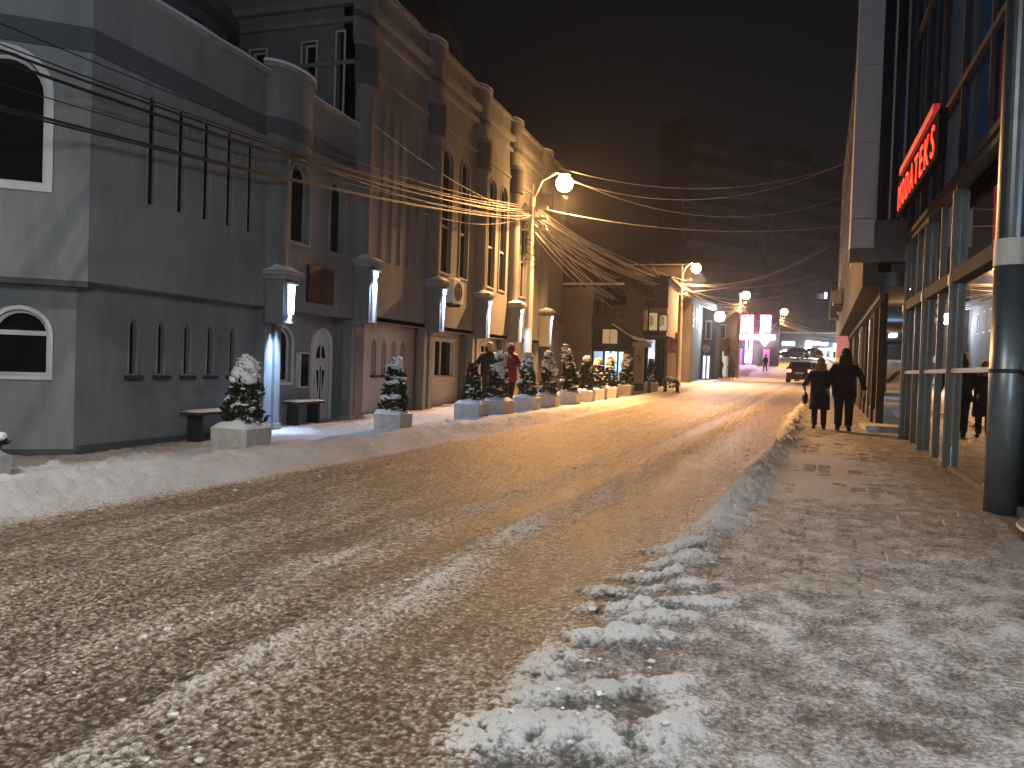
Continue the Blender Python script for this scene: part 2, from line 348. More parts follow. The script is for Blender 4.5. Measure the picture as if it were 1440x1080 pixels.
def grid_obj():
    NY, NX = 1050, 760
    ys = 1.3*np.power(150/1.3, np.linspace(0, 1, NY)**.93)
    t = np.linspace(0, 1, NX); 
    L = np.maximum(-9.4, -1.6*ys-2.6); Rr = np.minimum(np.where(ys < 18, 2.9, 2.9+.08*(ys-18)), .55*ys+1.9)
    L = np.where(ys > 40, np.interp(ys, [40, 90, 150], [-9.4, -12, -30]), L); Rr = np.where(ys > 60, np.interp(ys, [60, 90, 150], [6.2, 12, 30]), Rr)
    X = L[:, None]+(Rr-L)[:, None]*t[None]; Y = np.repeat(ys[:, None], NX, 1)
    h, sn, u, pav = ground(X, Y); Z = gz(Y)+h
    V = np.stack([X, Y, Z], -1).reshape(-1, 3); S = sn.reshape(-1)
    i = np.arange(NY-1)[:, None]*NX+np.arange(NX-1)[None]; Q = np.stack([i, i+1, i+NX+1, i+NX], -1).reshape(-1, 4)
    uc = u[:-1, :-1].reshape(-1)
    for nm, msk, mt in (('road', (uc >= 0) & (uc <= 1), MG_ROAD), ('snow_bank', uc < 0, MG_BANK), ('pavement', uc > 1, MG_PAVE)):
        q = Q[msk]; used = np.unique(q); remap = np.zeros(len(V), np.int64); remap[used] = np.arange(len(used)); q2 = remap[q]
        me = bpy.data.meshes.new(nm); me.vertices.add(len(used)); me.vertices.foreach_set('co', V[used].astype(np.float32).ravel())
        me.loops.add(len(q2)*4); me.loops.foreach_set('vertex_index', q2.astype(np.int32).ravel())
        me.polygons.add(len(q2)); me.polygons.foreach_set('loop_start', np.arange(0, len(q2)*4, 4, dtype=np.int32))
        me.update(calc_edges=True); me.shade_smooth()
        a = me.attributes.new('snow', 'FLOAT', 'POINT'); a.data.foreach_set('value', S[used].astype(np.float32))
        me.materials.append(mt); o = bpy.data.objects.new(nm, me); col.objects.link(o); o['kind'] = 'structure'
grid_obj()
# wide rough sheet under and around the fine one
ys = np.concatenate([np.linspace(-40, 0, 9), np.linspace(4, 140, 50), [200, 300, 420]]); xs = np.linspace(-160, 160, 60)
mb = MB(); mb.v = [(float(x), float(y), gzf(y)-.06) for y in ys for x in xs]
mb.f = [(j*60+i, j*60+i+1, (j+1)*60+i+1, (j+1)*60+i) for j in range(len(ys)-1) for i in range(59)]
struct('ground', mb, mat('snowy_ground', (.62, .62, .63), .8, var=.15, scale=1.5, bump=.4))
# pavers showing through the trodden snow on the right pavement
M_PAV = mat('paver', (.34, .31, .28), .65, var=.4, scale=9, bump=.8, bscale=40)
pv = MB(); pv.box(-.088, .088, -.138, .138, -.05, 0); 
def paver_mesh():
    bm = bmesh.new(); 
    me = mesh_of('paver', pv, M_PAV); bm.from_mesh(me); bmesh.ops.bevel(bm, geom=[e for e in bm.edges if all(v.co.z > -.01 for v in e.verts)], offset=.012, segments=1, affect='EDGES')
    bm.to_mesh(me); bm.free(); return me
PM = paver_mesh(); pave_parent = bpy.data.objects['pavement']
cands = []
for r_ in range(50):
    for c_ in range(16):
        X = -.25+c_*.19+.069*r_*.29; Y = 5.6+r_*.29
        if not (xr(Y)+.55 < X < 2.0+.02*Y): continue
        hh, sn, u, pav = ground(np.array([X]), np.array([Y]))
        cov = float(fbm(np.array([X*1.1+4]), np.array([Y*.9]), 5)[0])
        if cov < .04+random.uniform(-.2, .05): cands.append((X, Y, gzf(Y)+float(hh[0])))
cands.sort(key=lambda a: a[1])
rest = MB()
for k, (X, Y, Z) in enumerate(cands):
    z = Z+.002+random.uniform(-.005, .003)
    if k < 290:
        o = bpy.data.objects.new('paver', PM); col.objects.link(o); o.parent = pave_parent; o.location = (X, Y, z)
        o.rotation_euler = (random.uniform(-.02, .02), random.uniform(-.02, .02), -.069)
    else:
        rest.box(X-.086, X+.086, Y-.135, Y+.135, z-.05, z)
if rest.v: part('paver', rest, M_PAV, pave_parent, kind='stuff')
M_CLOD = mat('dirty_snow', (.58, .57, .55), .8, var=.3, scale=20, bump=.5)
# loose clods along both kerbs and on the ridges of slush
mb = MB()
for i in range(800):
    Y = 2.2+rng.random()**1.6*20
    k = rng.random()
    if k < .5: X = float(xr(Y))+rng.normal(.15, .22)
    elif k < .72: X = float(xl(Y))+rng.normal(-.1, .28)
    else:
        u = rng.choice([.755, .6])+rng.normal(0, .03); X = float(xl(Y)+(xr(Y)-xl(Y))*u)
    hh = float(ground(np.array([X]), np.array([Y]))[0][0]); s = float(rng.uniform(.004, .011)*(1+1.4*rng.random()**6))
    mb.blob((X, Y, gzf(Y)+hh+s*.2), s*1.3, s*1.1, s*.65, 1, .9, 2.2, i)
part('snow_clods', mb, M_CLOD, kind='stuff')

# ------------------------------------------------------------------ civic building on the left
cb = thing('civic_building', 'long grey rendered building with round pilasters and slit windows along the left pavement', 'building', (-9.5, 20, 0))
S = Fr((0, 0), (0, 1))           # u = world Y, o = world X
XU, XL, XE = -8.25, -8.6, -8.9
A51 = Vector((-.777, -.629, 0))
def low_lancet(y0, y1, o, parent=cb): window(S, parent, lancet, y0, y1, 1.22, 2.03, o, trim=.018, recess=.06, sill=M_DARK, fm=M_WALL2)
# near wing, lower and upper walls with their slits
lows = [9.12, 9.67, 10.22, 10.76, 11.32]; ups = [9.00, 9.58, 10.13, 10.67, 11.20]
wall(S, cb, rect(8.2, 12.15, -.2, 2.42), [lancet(y-.02, y+.13, 1.22, 2.03) for y in lows], XL, m=M_WALL)
for y in lows: low_lancet(y-.02, y+.13, XL)
wall(S, cb, rect(8.03, 12.0, 2.40, 6.25), [lancet(y, y+.15, 3.57, 5.10) for y in ups], XU, m=M_WALL)
for y in ups: window(S, cb, lancet, y, y+.15, 3.57, 5.10, XU, trim=.012, proud=.012, recess=.05, fm=M_WALL2)
# entry bay
hu = [(arch, 12.43, 13.05, 3.62, 5.05), (arch, 13.78, 14.36, 3.62, 5.05)]
wall(S, cb, rect(12.0, 14.78, 2.40, 6.25), [k(a, b, c, d) for k, a, b, c, d in hu], XU, m=M_WALL)
for k, a, b, c, d in hu: window(S, cb, k, a, b, c, d, XU, trim=.05, proud=.03, recess=.12, fm=M_WALL2)
he = [(arch, 13.02, 13.60, 1.06, 2.10), (rect, 13.76, 14.08, .98, 1.62)]
dr_ = arch(14.34, 15.02, .10, 2.12)
wall(S, cb, rect(12.15, 15.55, -.2, 2.42), [he[0][0](*he[0][1:]), dr_], XE, m=M_WALL2)
window(S, cb, *he[0], XE, trim=.05, recess=.1)
mb = MB(); S.box(mb, 13.76, 14.08, .95, 1.65, XE+.003, XE+.10); nb = part('notice_board', mb, M_FRAME, cb)
mb = MB(); S.box(mb, 13.79, 14.05, .98, 1.62, XE+.103, XE+.112); part('pane', mb, M_GLASSD, nb)
# arched white door with a fan and two long darts of dark glass
mb = MB(); S.prism(mb, arch(14.28, 15.08, .10, 2.18), XE+.003, XE+.05, [arch(14.345, 15.015, .101, 2.115)]); dfr = part('door_frame', mb, M_FRAME, cb)
mb = MB(); S.prism(mb, arch(14.345, 15.015, .10, 2.115), XE-.06, XE-.01); door = part('door', mb, M_FRAME, cb)
for q in ([(14.50, 1.55), (14.645, 1.55), (14.645, 1.82), (14.56, 1.76)], [(14.715, 1.55), (14.86, 1.55), (14.80, 1.76), (14.715, 1.82)],
          [(14.52, 1.30), (14.60, .80), (14.61, 1.30)], [(14.75, 1.30), (14.76, .80), (14.84, 1.30)], [(14.665, .45), (14.695, .45), (14.695, 1.38), (14.665, 1.38)]):
    mb = MB(); S.prism(mb, q, XE-.009, XE-.002); part('pane', mb, M_GLASSD, door)
mb = MB(); S.box(mb, 14.40, 14.43, .95, 1.15, XE-.008, XE+.03); part('handle', mb, M_STEEL, door)
mb = MB(); S.box(mb, 14.2, 15.2, .02, .22, XE+.06, XE+.45); part('doorstep', mb, M_CONC, cb)
# dark plaque of four sheets
mb = MB(); S.box(mb, 13.02, 13.95, 2.58, 3.27, XU+.003, XU+.04); pl = part('plaque', mb, M_DARK, cb)
for a in (13.05, 13.50):
    for b in (2.61, 2.94):
        mb = MB(); S.box(mb, a, a+.42, b, b+.30, XU+.042, XU+.055); part('panel', mb, M_BROWN, pl)
# overhang soffits, plinth, return walls
mb = MB()
mb.box(XE-.6, XU-.02, 8.25, 14.78, 2.41, 2.5); part('soffit', mb, M_BAND, cb)
mb = MB(); S.box(mb, 8.25, 12.1, -.2, .28, XL+.003, XL+.05); part('plinth', mb, M_PLINTH, cb)
mb = MB(); S.box(mb, 12.2, 14.25, -.2, .25, XE+.003, XE+.04); S.box(mb, 15.1, 15.5, -.2, .25, XE+.003, XE+.04); part('plinth', mb, M_PLINTH, cb)
# end wall (set at an angle) : upper and lower
EU = Fr(Vector((XU, 8.03, 0))+A51*5, -A51); EL = Fr(Vector((XL, 8.2, 0))+A51*5, -A51)
wall(EU, cb, rect(0, 5, 2.40, 6.25), [arch(3.62, 4.50, 3.56, 5.13), arch(1.2, 2.1, 3.56, 5.13)], 0, m=M_WALL2)
window(EU, cb, arch, 3.62, 4.50, 3.56, 5.13, 0, trim=.09, proud=.03, recess=.16, pane_mat=M_GLASSD)
window(EU, cb, arch, 1.2, 2.1, 3.56, 5.13, 0, trim=.09, proud=.03, recess=.16)
wall(EL, cb, rect(0, 5, -.2, 2.42), [arch(4.05, 4.70, 1.18, 2.03), arch(1.6, 2.25, 1.18, 2.03)], 0, m=M_WALL2)
for a in (4.05, 1.6): window(EL, cb, arch, a, a+.65, 1.18, 2.03, 0, trim=.045, proud=.03, recess=.12, bars=(1.73,))
mb = MB(); EU.box(mb, 0, 5.0, 2.33, 2.398, -.4, -.005); part('soffit', mb, M_BAND, cb)
mb = MB(); EL.box(mb, 0, 5.03, -.2, .24, .003, .05); part('plinth', mb, M_PLINTH, cb)
# trim bands and copings with snow of the near wing
mb = MB(); S.box(mb, 8.03, 11.7, 5.26, 5.56, XU+.002, XU+.03); part('trim_band', mb, M_BAND, cb)
mb = MB(); S.box(mb, 12.95, 14.78, 5.40, 5.66, XU+.002, XU+.03); part('trim_band', mb, M_BAND, cb)
mb = MB(); EU.box(mb, 0, 5.03, 5.26, 5.56, .002, .03); part('trim_band', mb, M_BAND, cb)
def coping(F, u0, u1, z, base, w=.28, snow=.07):
    mb = MB(); F.box(mb, u0, u1, z, z+.08, base-w, base+.09); part('coping', mb, M_WALL2, cb)
    mb = MB(); n = max(2, int((u1-u0)/.18)); vs = []
    for i in range(n+1):
        u = u0+(u1-u0)*i/n; s = snow*(.9+.5*mnoise.noise(Vector((u*1.7, z, base))))
        for o, zz in ((base+.085, z+.083), (base+.08, z+.083+s*.7), (base+.02, z+.083+s), (base-w+.02, z+.083+s*.9), (base-w, z+.083)): vs.append(F.pt(u, zz, o))
    fs = [(i*5+j, i*5+j+1, i*5+5+j+1, i*5+5+j) for i in range(n) for j in range(4)]
    mb.add(vs, fs); part('snow_cover', mb, M_SNOW, cb, smooth=True)
coping(S, 7.98, 11.66, 6.25, XU); coping(S, 12.93, 14.75, 6.25, XU); coping(EU, 0, 5.1, 6.25, 0)
SQ = .50
def squash(mb, x, k=None): mb.v = [(x+(a-x)*(k or SQ), b, c) for a, b, c in mb.v]; return mb
def bulge(y, r, x, z0, z1, m, name, sub=cb, n=20, k=None):
    mb = MB(); mb.lathe([(r, z0), (r, z1)], n, (x, y, 0), -PI/2, PI/2); squash(mb, x, k); return part(name, mb, m, sub, smooth=False)
def roofbulge(y, r, x, z0, z1, bz0, bz1, parent=cb):
    bulge(y, r, x, z0, bz0, M_PILL, 'rounded_entablature'); bulge(y, r+.03, x, bz0, bz1, M_BAND, 'trim_band'); bulge(y, r, x, bz1, z1, M_WALL, 'rounded_parapet')
    bulge(y, r+.09, x, z1, z1+.08, M_WALL2, 'coping')
    mb = MB(); mb.lathe([(r+.085, z1+.083), (r+.08, z1+.13), (r-.1, z1+.16)], 20, (x, y, 0), -PI/2, PI/2); squash(mb, x); part('snow_cover', mb, M_SNOW, cb, smooth=True)
roofbulge(12.28, .64, XU, 5.06, 6.40, 5.30, 5.58)
# flat roofs, rooftop drum and dome
mb = MB(); mb.add([(XU-.2, 8.2, 6.0), (XU-.2, 14.8, 6.0), (-18, 14.8, 6.0), (-18, 2, 6.0), (-12.3, 4.7, 6.0)], [(0, 1, 2, 3, 4)]); part('flat_roof', mb, M_SNOW, cb)
mb = MB(); mb.lathe([(2.7, 6.0), (2.7, 7.75), (2.9, 7.8), (2.9, 8.05), (2.6, 8.1), (2.2, 8.8), (1.2, 9.5), (.2, 9.8)], 40, (-12.7, 12.0, 0)); dm = part('rooftop_drum', mb, M_DARKB, cb, smooth=False)
for i in range(20):
    a = 2*PI*i/20; mb = MB(); c, s_ = math.cos(a), math.sin(a)
    F = Fr((-12.7+2.7*c-.001, 12.0+2.7*s_), (-s_, c)); F.box(mb, -.14, .14, 6.4, 7.5, .0, .05); part('window', mb, M_GLASSD, dm)
mb = MB(); mb.lathe([(3.2, 9.3), (3.2, 10.6), (3.0, 11.6), (2.4, 12.6), (1.5, 13.2), (.3, 13.5)], 32, (-12.6, 23.0, 0)); part('dome', mb, M_DARKB, cb, smooth=True)

# tall block: five round pilasters, six bays
PY = [15.0, 18.7, 22.15, 25.3, 29.1]; YT0, YT1, ZR = 14.8, 32.2, 9.45
# lower wall (behind the overhang)
hl_ = []
for y in (16.92, 17.42, 17.95, 18.45): hl_.append((lancet, y, y+.16, 1.22, 2.03))
holes = [k(a, b, c, d) for k, a, b, c, d in hl_]
rectw = [(20.55, 22.0, 1.15, 2.2), (24.25, 25.75, 1.15, 2.2)]
wall(S, cb, rect(15.55, YT1, -.2, 2.42), holes+[rect(*r) for r in rectw], XE, m=wallmat('lamp_warm_render', (.60, .54, .46), .25))  # pale render with warm street-lamp light put into its colour
for k, a, b, c, d in hl_: window(S, cb, k, a, b, c, d, XE, trim=.02, recess=.06, sill=M_BROWN, fm=M_WALL2)
for a, b, c, d in rectw: window(S, cb, rect, a, b, c, d, XE, trim=.06, proud=.03, recess=.1, vbars=(a+(b-a)*.42,), bars=(d-.28,) if a > 24 else ())
mb = MB(); S.box(mb, 15.6, 30.0, -.2, .32, XE+.003, XE+.05); part('plinth', mb, M_PLINTH, cb)
mb = MB(); mb.box(XE-.6, XU-.05, YT0+.01, YT1, 2.404, 2.5); part('soffit', mb, M_BAND, cb)
# upper wall
XT = -8.3
slits = [(15.86+.37*i, 15.93+.37*i) for i in range(0, 5)]
slits = [(15.95, 16.05), (16.42, 16.53), (16.88, 16.99), (17.33, 17.44), (17.78, 17.88)]
wins = [(19.35, 20.05), (20.68, 21.3), (22.95, 23.6), (24.05, 24.7), (26.3, 26.95), (27.3, 27.9)]
wall(S, cb, rect(YT0, YT1, 2.40, ZR), [lancet(a, b, 3.75, 7.15) for a, b in slits]+[arch(a, b, 3.92, 7.2) for a, b in wins], XT, m=M_WALL, thick=.35)
for a, b in slits: window(S, cb, lancet, a, b, 3.75, 7.15, XT, trim=.012, proud=.012, recess=.05, bars=(5.3,), fm=M_WALL2)
for a, b in wins: window(S, cb, arch, a, b, 3.92, 7.2, XT, trim=.045, proud=.03, recess=.09, bars=(5.15,), fm=M_WALL2)
# wall facing the camera above the near wing, with tall dark windows, and far end wall
T = Fr((-18, YT0), (1, 0)); u_ = lambda x: x+18
wall(T, cb, rect(0, u_(XT)-.001, 5.9, ZR), [rect(u_(-9.62), u_(-9.28), 6.3, 8.15), rect(u_(-8.80), u_(-8.62), 6.3, 8.3), rect(u_(-10.9), u_(-10.5), 6.3, 8.1)], .0, m=M_WALL)
for a, b, t_ in ((-9.62, -9.28, 8.15), (-8.80, -8.62, 8.3), (-10.9, -10.5, 8.1)): window(T, cb, rect, u_(a), u_(b), 6.3, t_, 0, trim=.03, recess=.15)
mb = MB(); mb.box(-18, XT-.36, YT1-.3, YT1, -.2, ZR); part('wall', mb, M_WALL, cb)
mb = MB(); mb.box(XE-.301, XE-.1, YT1+.002, YT1+.02, 0, 2); part('downpipe', mb, M_BAND, cb)
mb = MB(); mb.box(-18, XT-.36, YT0+.31, YT1-.31, ZR-.35, ZR-.15); part('flat_roof', mb, M_SNOW, cb)
# mouldings along the tall block
for z0, z1, o, m_ in ((8.46, 8.56, .10, M_WALL2), (8.80, 8.95, .14, M_WALL2), (7.62, 7.70, .05, M_WALL2)):
    mb = MB(); S.box(mb, YT0-.02-o, YT1, z0, z1, XT+.002, XT+o); part('moulding', mb, m_, cb)
    mb = MB(); T.box(mb, 0, u_(XT)-.003, z0, z1, .002, o); part('moulding', mb, m_, cb)
ends = [YT0]+PY+[YT1]
for i in range(len(ends)-1):
    a = ends[i]+(.52 if i else 0.0); b = ends[i+1]-(.52 if i < len(ends)-2 else 0)
    if b-a > .3: coping(S, a, b, ZR, XT, snow=.05)
coping(T, 0, u_(XT), ZR, 0, snow=.05)
def cap(y, z, o0, lampcol=True, first=False):
    """wall bracket on one pilaster: snowy ledge, block with a lit niche, twin legs"""
    w = .18
    mb = MB(); mb.box(XT+.01 if not first else XU+.01, -7.90, y-w, y+w, (2.30 if not first else 2.12), z-.14); blk = part('bracket_block', mb, M_PILL, cb)
    mb = MB(); x0 = (XT if not first else XU)+.002
    for z0, z1, g in ((z-.14, z-.07, .05), (z-.07, z, .11)): mb.box(x0, -7.90+g, y-w-g, y+w+g, z0, z1)
    part('ledge', mb, M_WALL2, cb)
    mb = MB(); n = 12; vs = []
    X0, X1, Y0, Y1 = x0, -7.80, y-w-.10, y+w+.10
    for i in range(n+1):
        for j in range(n+1):
            a, b = i/n, j/n; ed = min(1, 5*min(b, 1-b, 1-a)); r_ = max(0, 1-a)
            vs.append((X0+(X1-X0)*a, Y0+(Y1-Y0)*b, z+.004+ed*(.04+.12*r_*min(1, 4*min(b, 1-b))+.03*mnoise.noise(Vector((a*4, b*4, y))))))
    mb.add(vs, [(i*(n+1)+j, (i+1)*(n+1)+j, (i+1)*(n+1)+j+1, i*(n+1)+j+1) for i in range(n) for j in range(n)]); part('snow_cover', mb, M_SNOW, cb, smooth=True)
    # lamp: hood, reflector trough and tube on the street face of the block
    yc = y+.02
    ztop = z-.22; zb = ztop-(1.05 if not first else .58)
    mb = MB(); mb.box(-7.898, -7.80, yc-.13, yc+.13, ztop, ztop+.03); lp = part('wall_lamp', mb, M_FRAME, cb)
    mb = MB(); mb.add([(-7.897, yc-.11, ztop), (-7.897, yc+.11, ztop), (-7.897, yc-.06, zb), (-7.897, yc+.06, zb), (-7.872, yc-.11, ztop), (-7.872, yc+.11, ztop), (-7.885, yc-.06, zb), (-7.885, yc+.06, zb)],
          [(4, 6, 7, 5), (0, 2, 6, 4), (1, 5, 7, 3), (2, 3, 7, 6), (0, 4, 5, 1)]); part('reflector', mb, M_FRAME, lp)
    mb = MB(); e = ztop-(.12 if not first else .50)
    mb.add([(-7.868, yc-.07, ztop-.01), (-7.868, yc+.07, ztop-.01), (-7.868, yc-.05, e), (-7.868, yc+.05, e), (-7.84, yc-.07, ztop-.01), (-7.84, yc+.07, ztop-.01), (-7.845, yc-.05, e), (-7.845, yc+.05, e)],
          [(4, 6, 7, 5), (0, 2, 6, 4), (1, 5, 7, 3), (2, 3, 7, 6), (0, 4, 5, 1), (0, 1, 3, 2)]); part('lamp_tube', mb, emis('cool_tube', (.42, .62, 1), 7), lp)
    L = bpy.data.lights.new('wall_lamp_light', 'AREA'); L.shape = 'RECTANGLE'; L.size = .16; L.size_y = .05; L.energy = 15 if not first else 6; L.color = (.50, .70, 1); L.spread = R(110)
    lo = bpy.data.objects.new('wall_lamp_light', L); col.objects.link(lo); lo.location = (-7.82, yc, ztop-.14 if not first else ztop-.52); lo.rotation_euler = (0, R(-6), 0)
    # twin legs with footings
    lx0, lx1 = -8.56, -8.36
    for dy in ((.06, .42) if not first else (.09, .40)):
        mb = MB(); mb.box(lx0, lx1, y+dy-.085, y+dy+.085, -.1, 2.404 if not first else 2.12); lg = part('pilaster_leg', mb, M_WALL if not first else M_PILL, cb)
        mb = MB(); mb.box(lx0-.03, lx1+.03, y+dy-.11, y+dy+.11, -.1, .36); part('footing', mb, M_WALL2, lg)
    if first:
        mb = MB(); mb.box(-8.60, -8.47, y+.18, y+.31, 0, 2.12); part('panel', mb, mat('blue_lit_panel', (.10, .16, .30), .6), cb)  # bluish lamp light between the legs, put into this panel's colour
        L = bpy.data.lights.new('soffit_light', 'AREA'); L.size = .16; L.energy = 7; L.color = (.42, .62, 1); L.spread = R(60)
        lo = bpy.data.objects.new('soffit_light', L); col.objects.link(lo); lo.location = (-8.20, y+.245, 2.09); lo.rotation_euler = (0, R(8), 0)
        mb = MB(); mb.box(-8.24, -8.14, y+.19, y+.30, 2.097, 2.118); part('wall_lamp', mb, M_FRAME, cb)
cap(11.95, 3.0, 0, first=True)
bulge(11.98, .28, XU, 3.02, 5.06, M_PILL, 'round_pilaster', k=.8)
mb = MB(); mb.box(XL-.3, XL+.18, 11.95, 12.28, -.1, 2.404); part('pier', mb, M_PILL, cb)
for i, y in enumerate(PY):
    cap(y, 3.6 if i < 4 else 3.65, 0)
    bulge(y, .26, XT, 3.62, 7.2, M_PILL, 'round_pilaster', k=1)
    bulge(y, .33, XT, 7.2, 7.95, M_BAND, 'capital', k=1); bulge(y, .40, XT, 7.95, 8.05, M_PILL, 'rounded_entablature', k=.8)
    bulge(y, .44, XT, 8.05, 8.44, M_WALL, 'rounded_entablature')
    roofbulge(y, .44, XT, 8.44, ZR+.02, 8.50, 8.62)
mb = MB(); mb.box(XE-.1, XL+.25, 15.14, 15.5, -.1, 2.404); part('pier', mb, M_PILL, cb)
for y in (19.25, 22.4, 25.9): mb = MB(); mb.box(XE+.002, XE+.32, y, y+.25, -.1, 2.404); part('pier', mb, M_PILL, cb)
mb = MB(); mb.box(XE+.002, -8.0, 29.4, YT1-.02, -.1, 3.4); part('pier', mb, M_DARKB, cb)
# two notices by the far entrance
mb = MB(); mb.box(-8.55, -8.52, 25.4, 25.75, 1.7, 2.15); mb.box(-8.55, -8.52, 25.4, 25.75, 1.2, 1.6)
mb = MB(); mb.box(XE+.323, XE+.34, 25.92, 26.13, 1.75, 2.2); part('notice', mb, M_FRAME, cb)
mb = MB(); mb.box(XE+.323, XE+.34, 25.92, 26.13, 1.2, 1.6); part('notice', mb, M_FRAME, cb)
# air conditioner on its brackets
ac = thing('air_conditioner', 'white air conditioner hung on the grey facade beside a wall lamp', 'air conditioner', (-8.3, 19.75, 3.1))
mb = MB(); mb.box(XT+.08, -7.9, 19.38, 20.12, 3.12, 3.72); bd = part('casing', mb, M_FRAME, ac)
mb = MB(); F_ = Fr((-7.9, 0), (0, 1))
F_.prism(mb, [(19.72+.24*math.cos(a*PI/10), 3.42+.24*math.sin(a*PI/10)) for a in range(20)], .001, .02, [[(19.72+.20*math.cos(a*PI/10), 3.42+.20*math.sin(a*PI/10)) for a in range(20)]])
for a in range(6): mb.box(-7.895, -7.885, 19.70, 19.74, 3.23, 3.61, Matrix.Translation((-7.89, 19.72, 3.42)) @ Matrix.Rotation(a*PI/6, 4, 'X') @ Matrix.Translation((7.89, -19.72, -3.42)))
part('fan_grille', mb, M_DARK, ac)
mb = MB(); mb.box(XT+.01, -7.95, 19.48, 19.52, 3.04, 3.12); mb.box(XT+.01, -7.95, 19.98, 20.02, 3.04, 3.12); part('bracket', mb, M_DARK, ac)
mb = MB(); mb.blob((-8.1, 19.75, 3.725), .19, .38, .07, 2, .2, 2, 3); part('snow_cover', mb, M_SNOW, ac, smooth=True)

# benches against the wall
def bench(y0, y1, x, label):
    b = thing('bench', label, 'bench', (x, (y0+y1)/2, gzf(y0)+.08), 0, 'benches against the grey building')
    z = gzf(y0)+.08
    for k in range(3): mb = MB(); mb.box(x-.16+k*.115, x-.16+k*.115+.10, y0, y1, z+.40, z+.44); part('seat_slat', mb, M_BROWN, b)
    for y in (y0+.15, y1-.15): mb = MB(); mb.box(x-.13, x+.13, y-.025, y+.025, z-.12, z+.40); part('leg', mb, M_DARK, b)
    mb = MB(); n = 14; vs = []
    for i in range(n+1):
        for j in range(5): vs.append((x-.17+.35*j/4, y0+(y1-y0)*i/n, z+.443+(.03+.015*mnoise.noise(Vector((i*.7, j, y0))))*(1 if 0 < j < 4 and 0 < i < n else 0)))
    mb.add(vs, [(i*5+j, i*5+j+1, i*5+j+6, i*5+j+5) for i in range(n) for j in range(4)]); part('snow_cover', mb, M_SNOW, b, smooth=True)
bench(10.05, 11.65, -8.33, 'low bench with snow on its seat, under the slit windows of the near grey wing')
bench(13.15, 14.15, -8.62, 'short bench in the entry bay beside the white arched door')

# ------------------------------------------------------------------ planters and snowy conifers along the left kerb
def tree_meshes(seed, h, rb, lean=0, snowy=.5, lit=False, top='cone'):
    rg = random.Random(seed)
    def prof(t):
        if top == 'round': return rb*(math.sin(PI*min(1, (t*.82+.15)))**.6)
        return rb*((1-t)**.75)*(1.0 if t > .15 else .75+t*1.6)+.03
    fol, sn = MB(), MB()
    def ctr(t): return Vector((lean*t*t*h, .25*lean*t*h, t*h))
    n = int(1500*h)
    for i in range(n):
        t = rg.random()**1.15; a = rg.random()*2*PI
        bumpy = 1+.55*mnoise.noise(Vector((math.cos(a)*1.5+seed, math.sin(a)*1.5, t*4.5)))
        rr = prof(t)*bumpy*(1-.55*rg.random()**2.2)
        c = ctr(t)+Vector((math.cos(a)*rr, math.sin(a)*rr, 0))
        d = Vector((math.cos(a), math.sin(a), rg.uniform(.1, 1.1))).normalized(); s = d.cross(Vector((rg.uniform(-1, 1), rg.uniform(-1, 1), 1))).normalized()
        l = rg.uniform(.05, .10); w = rg.uniform(.012, .024)
        fol.add([c-s*w, c+s*w, c+d*l*.6+s*w*1.2, c+d*l, c+d*l*.6-s*w*1.2], [(0, 1, 2, 3, 4)])
    k = int((20+75*snowy)*h)
    for i in range(k):
        t = rg.random()**.75; a = rg.random()*2*PI
        if mnoise.noise(Vector((math.cos(a)*1.2+seed*2, math.sin(a)*1.2, t*3))) > .35: continue
        bumpy = 1+.55*mnoise.noise(Vector((math.cos(a)*1.5+seed, math.sin(a)*1.5, t*4.5)))
        rr = prof(t)*bumpy*rg.uniform(.82, 1.06); c = ctr(t)+Vector((math.cos(a)*rr, math.sin(a)*rr, .02))
        q = rg.uniform(.025, .075)*(1 if snowy > .3 else .75)
        sn.blob(c, q*rg.uniform(.8, 1.7), q*rg.uniform(.8, 1.7), q*rg.uniform(.35, .8), 2, 1.1, 2.0, i+seed*7)
    if snowy > .25:
        for i in range(int(5+9*snowy)):
            t = 1-.05-.30*i/10*snowy*1.4; a = rg.random()*6.28; rr = prof(t)*.5; c = ctr(t)+Vector((math.cos(a)*rr, math.sin(a)*rr, .03))
            sn.blob(c, .07+prof(t)*.42, .07+prof(t)*.42, .09, 2, .6, 1.8, i+seed)
    tr = MB(); tr.tube([ctr(t)+Vector((0, 0, -.06)) for t in (0, .3, .6, .92)], [.03, .022, .014, .006], 6)
    return fol, sn, tr
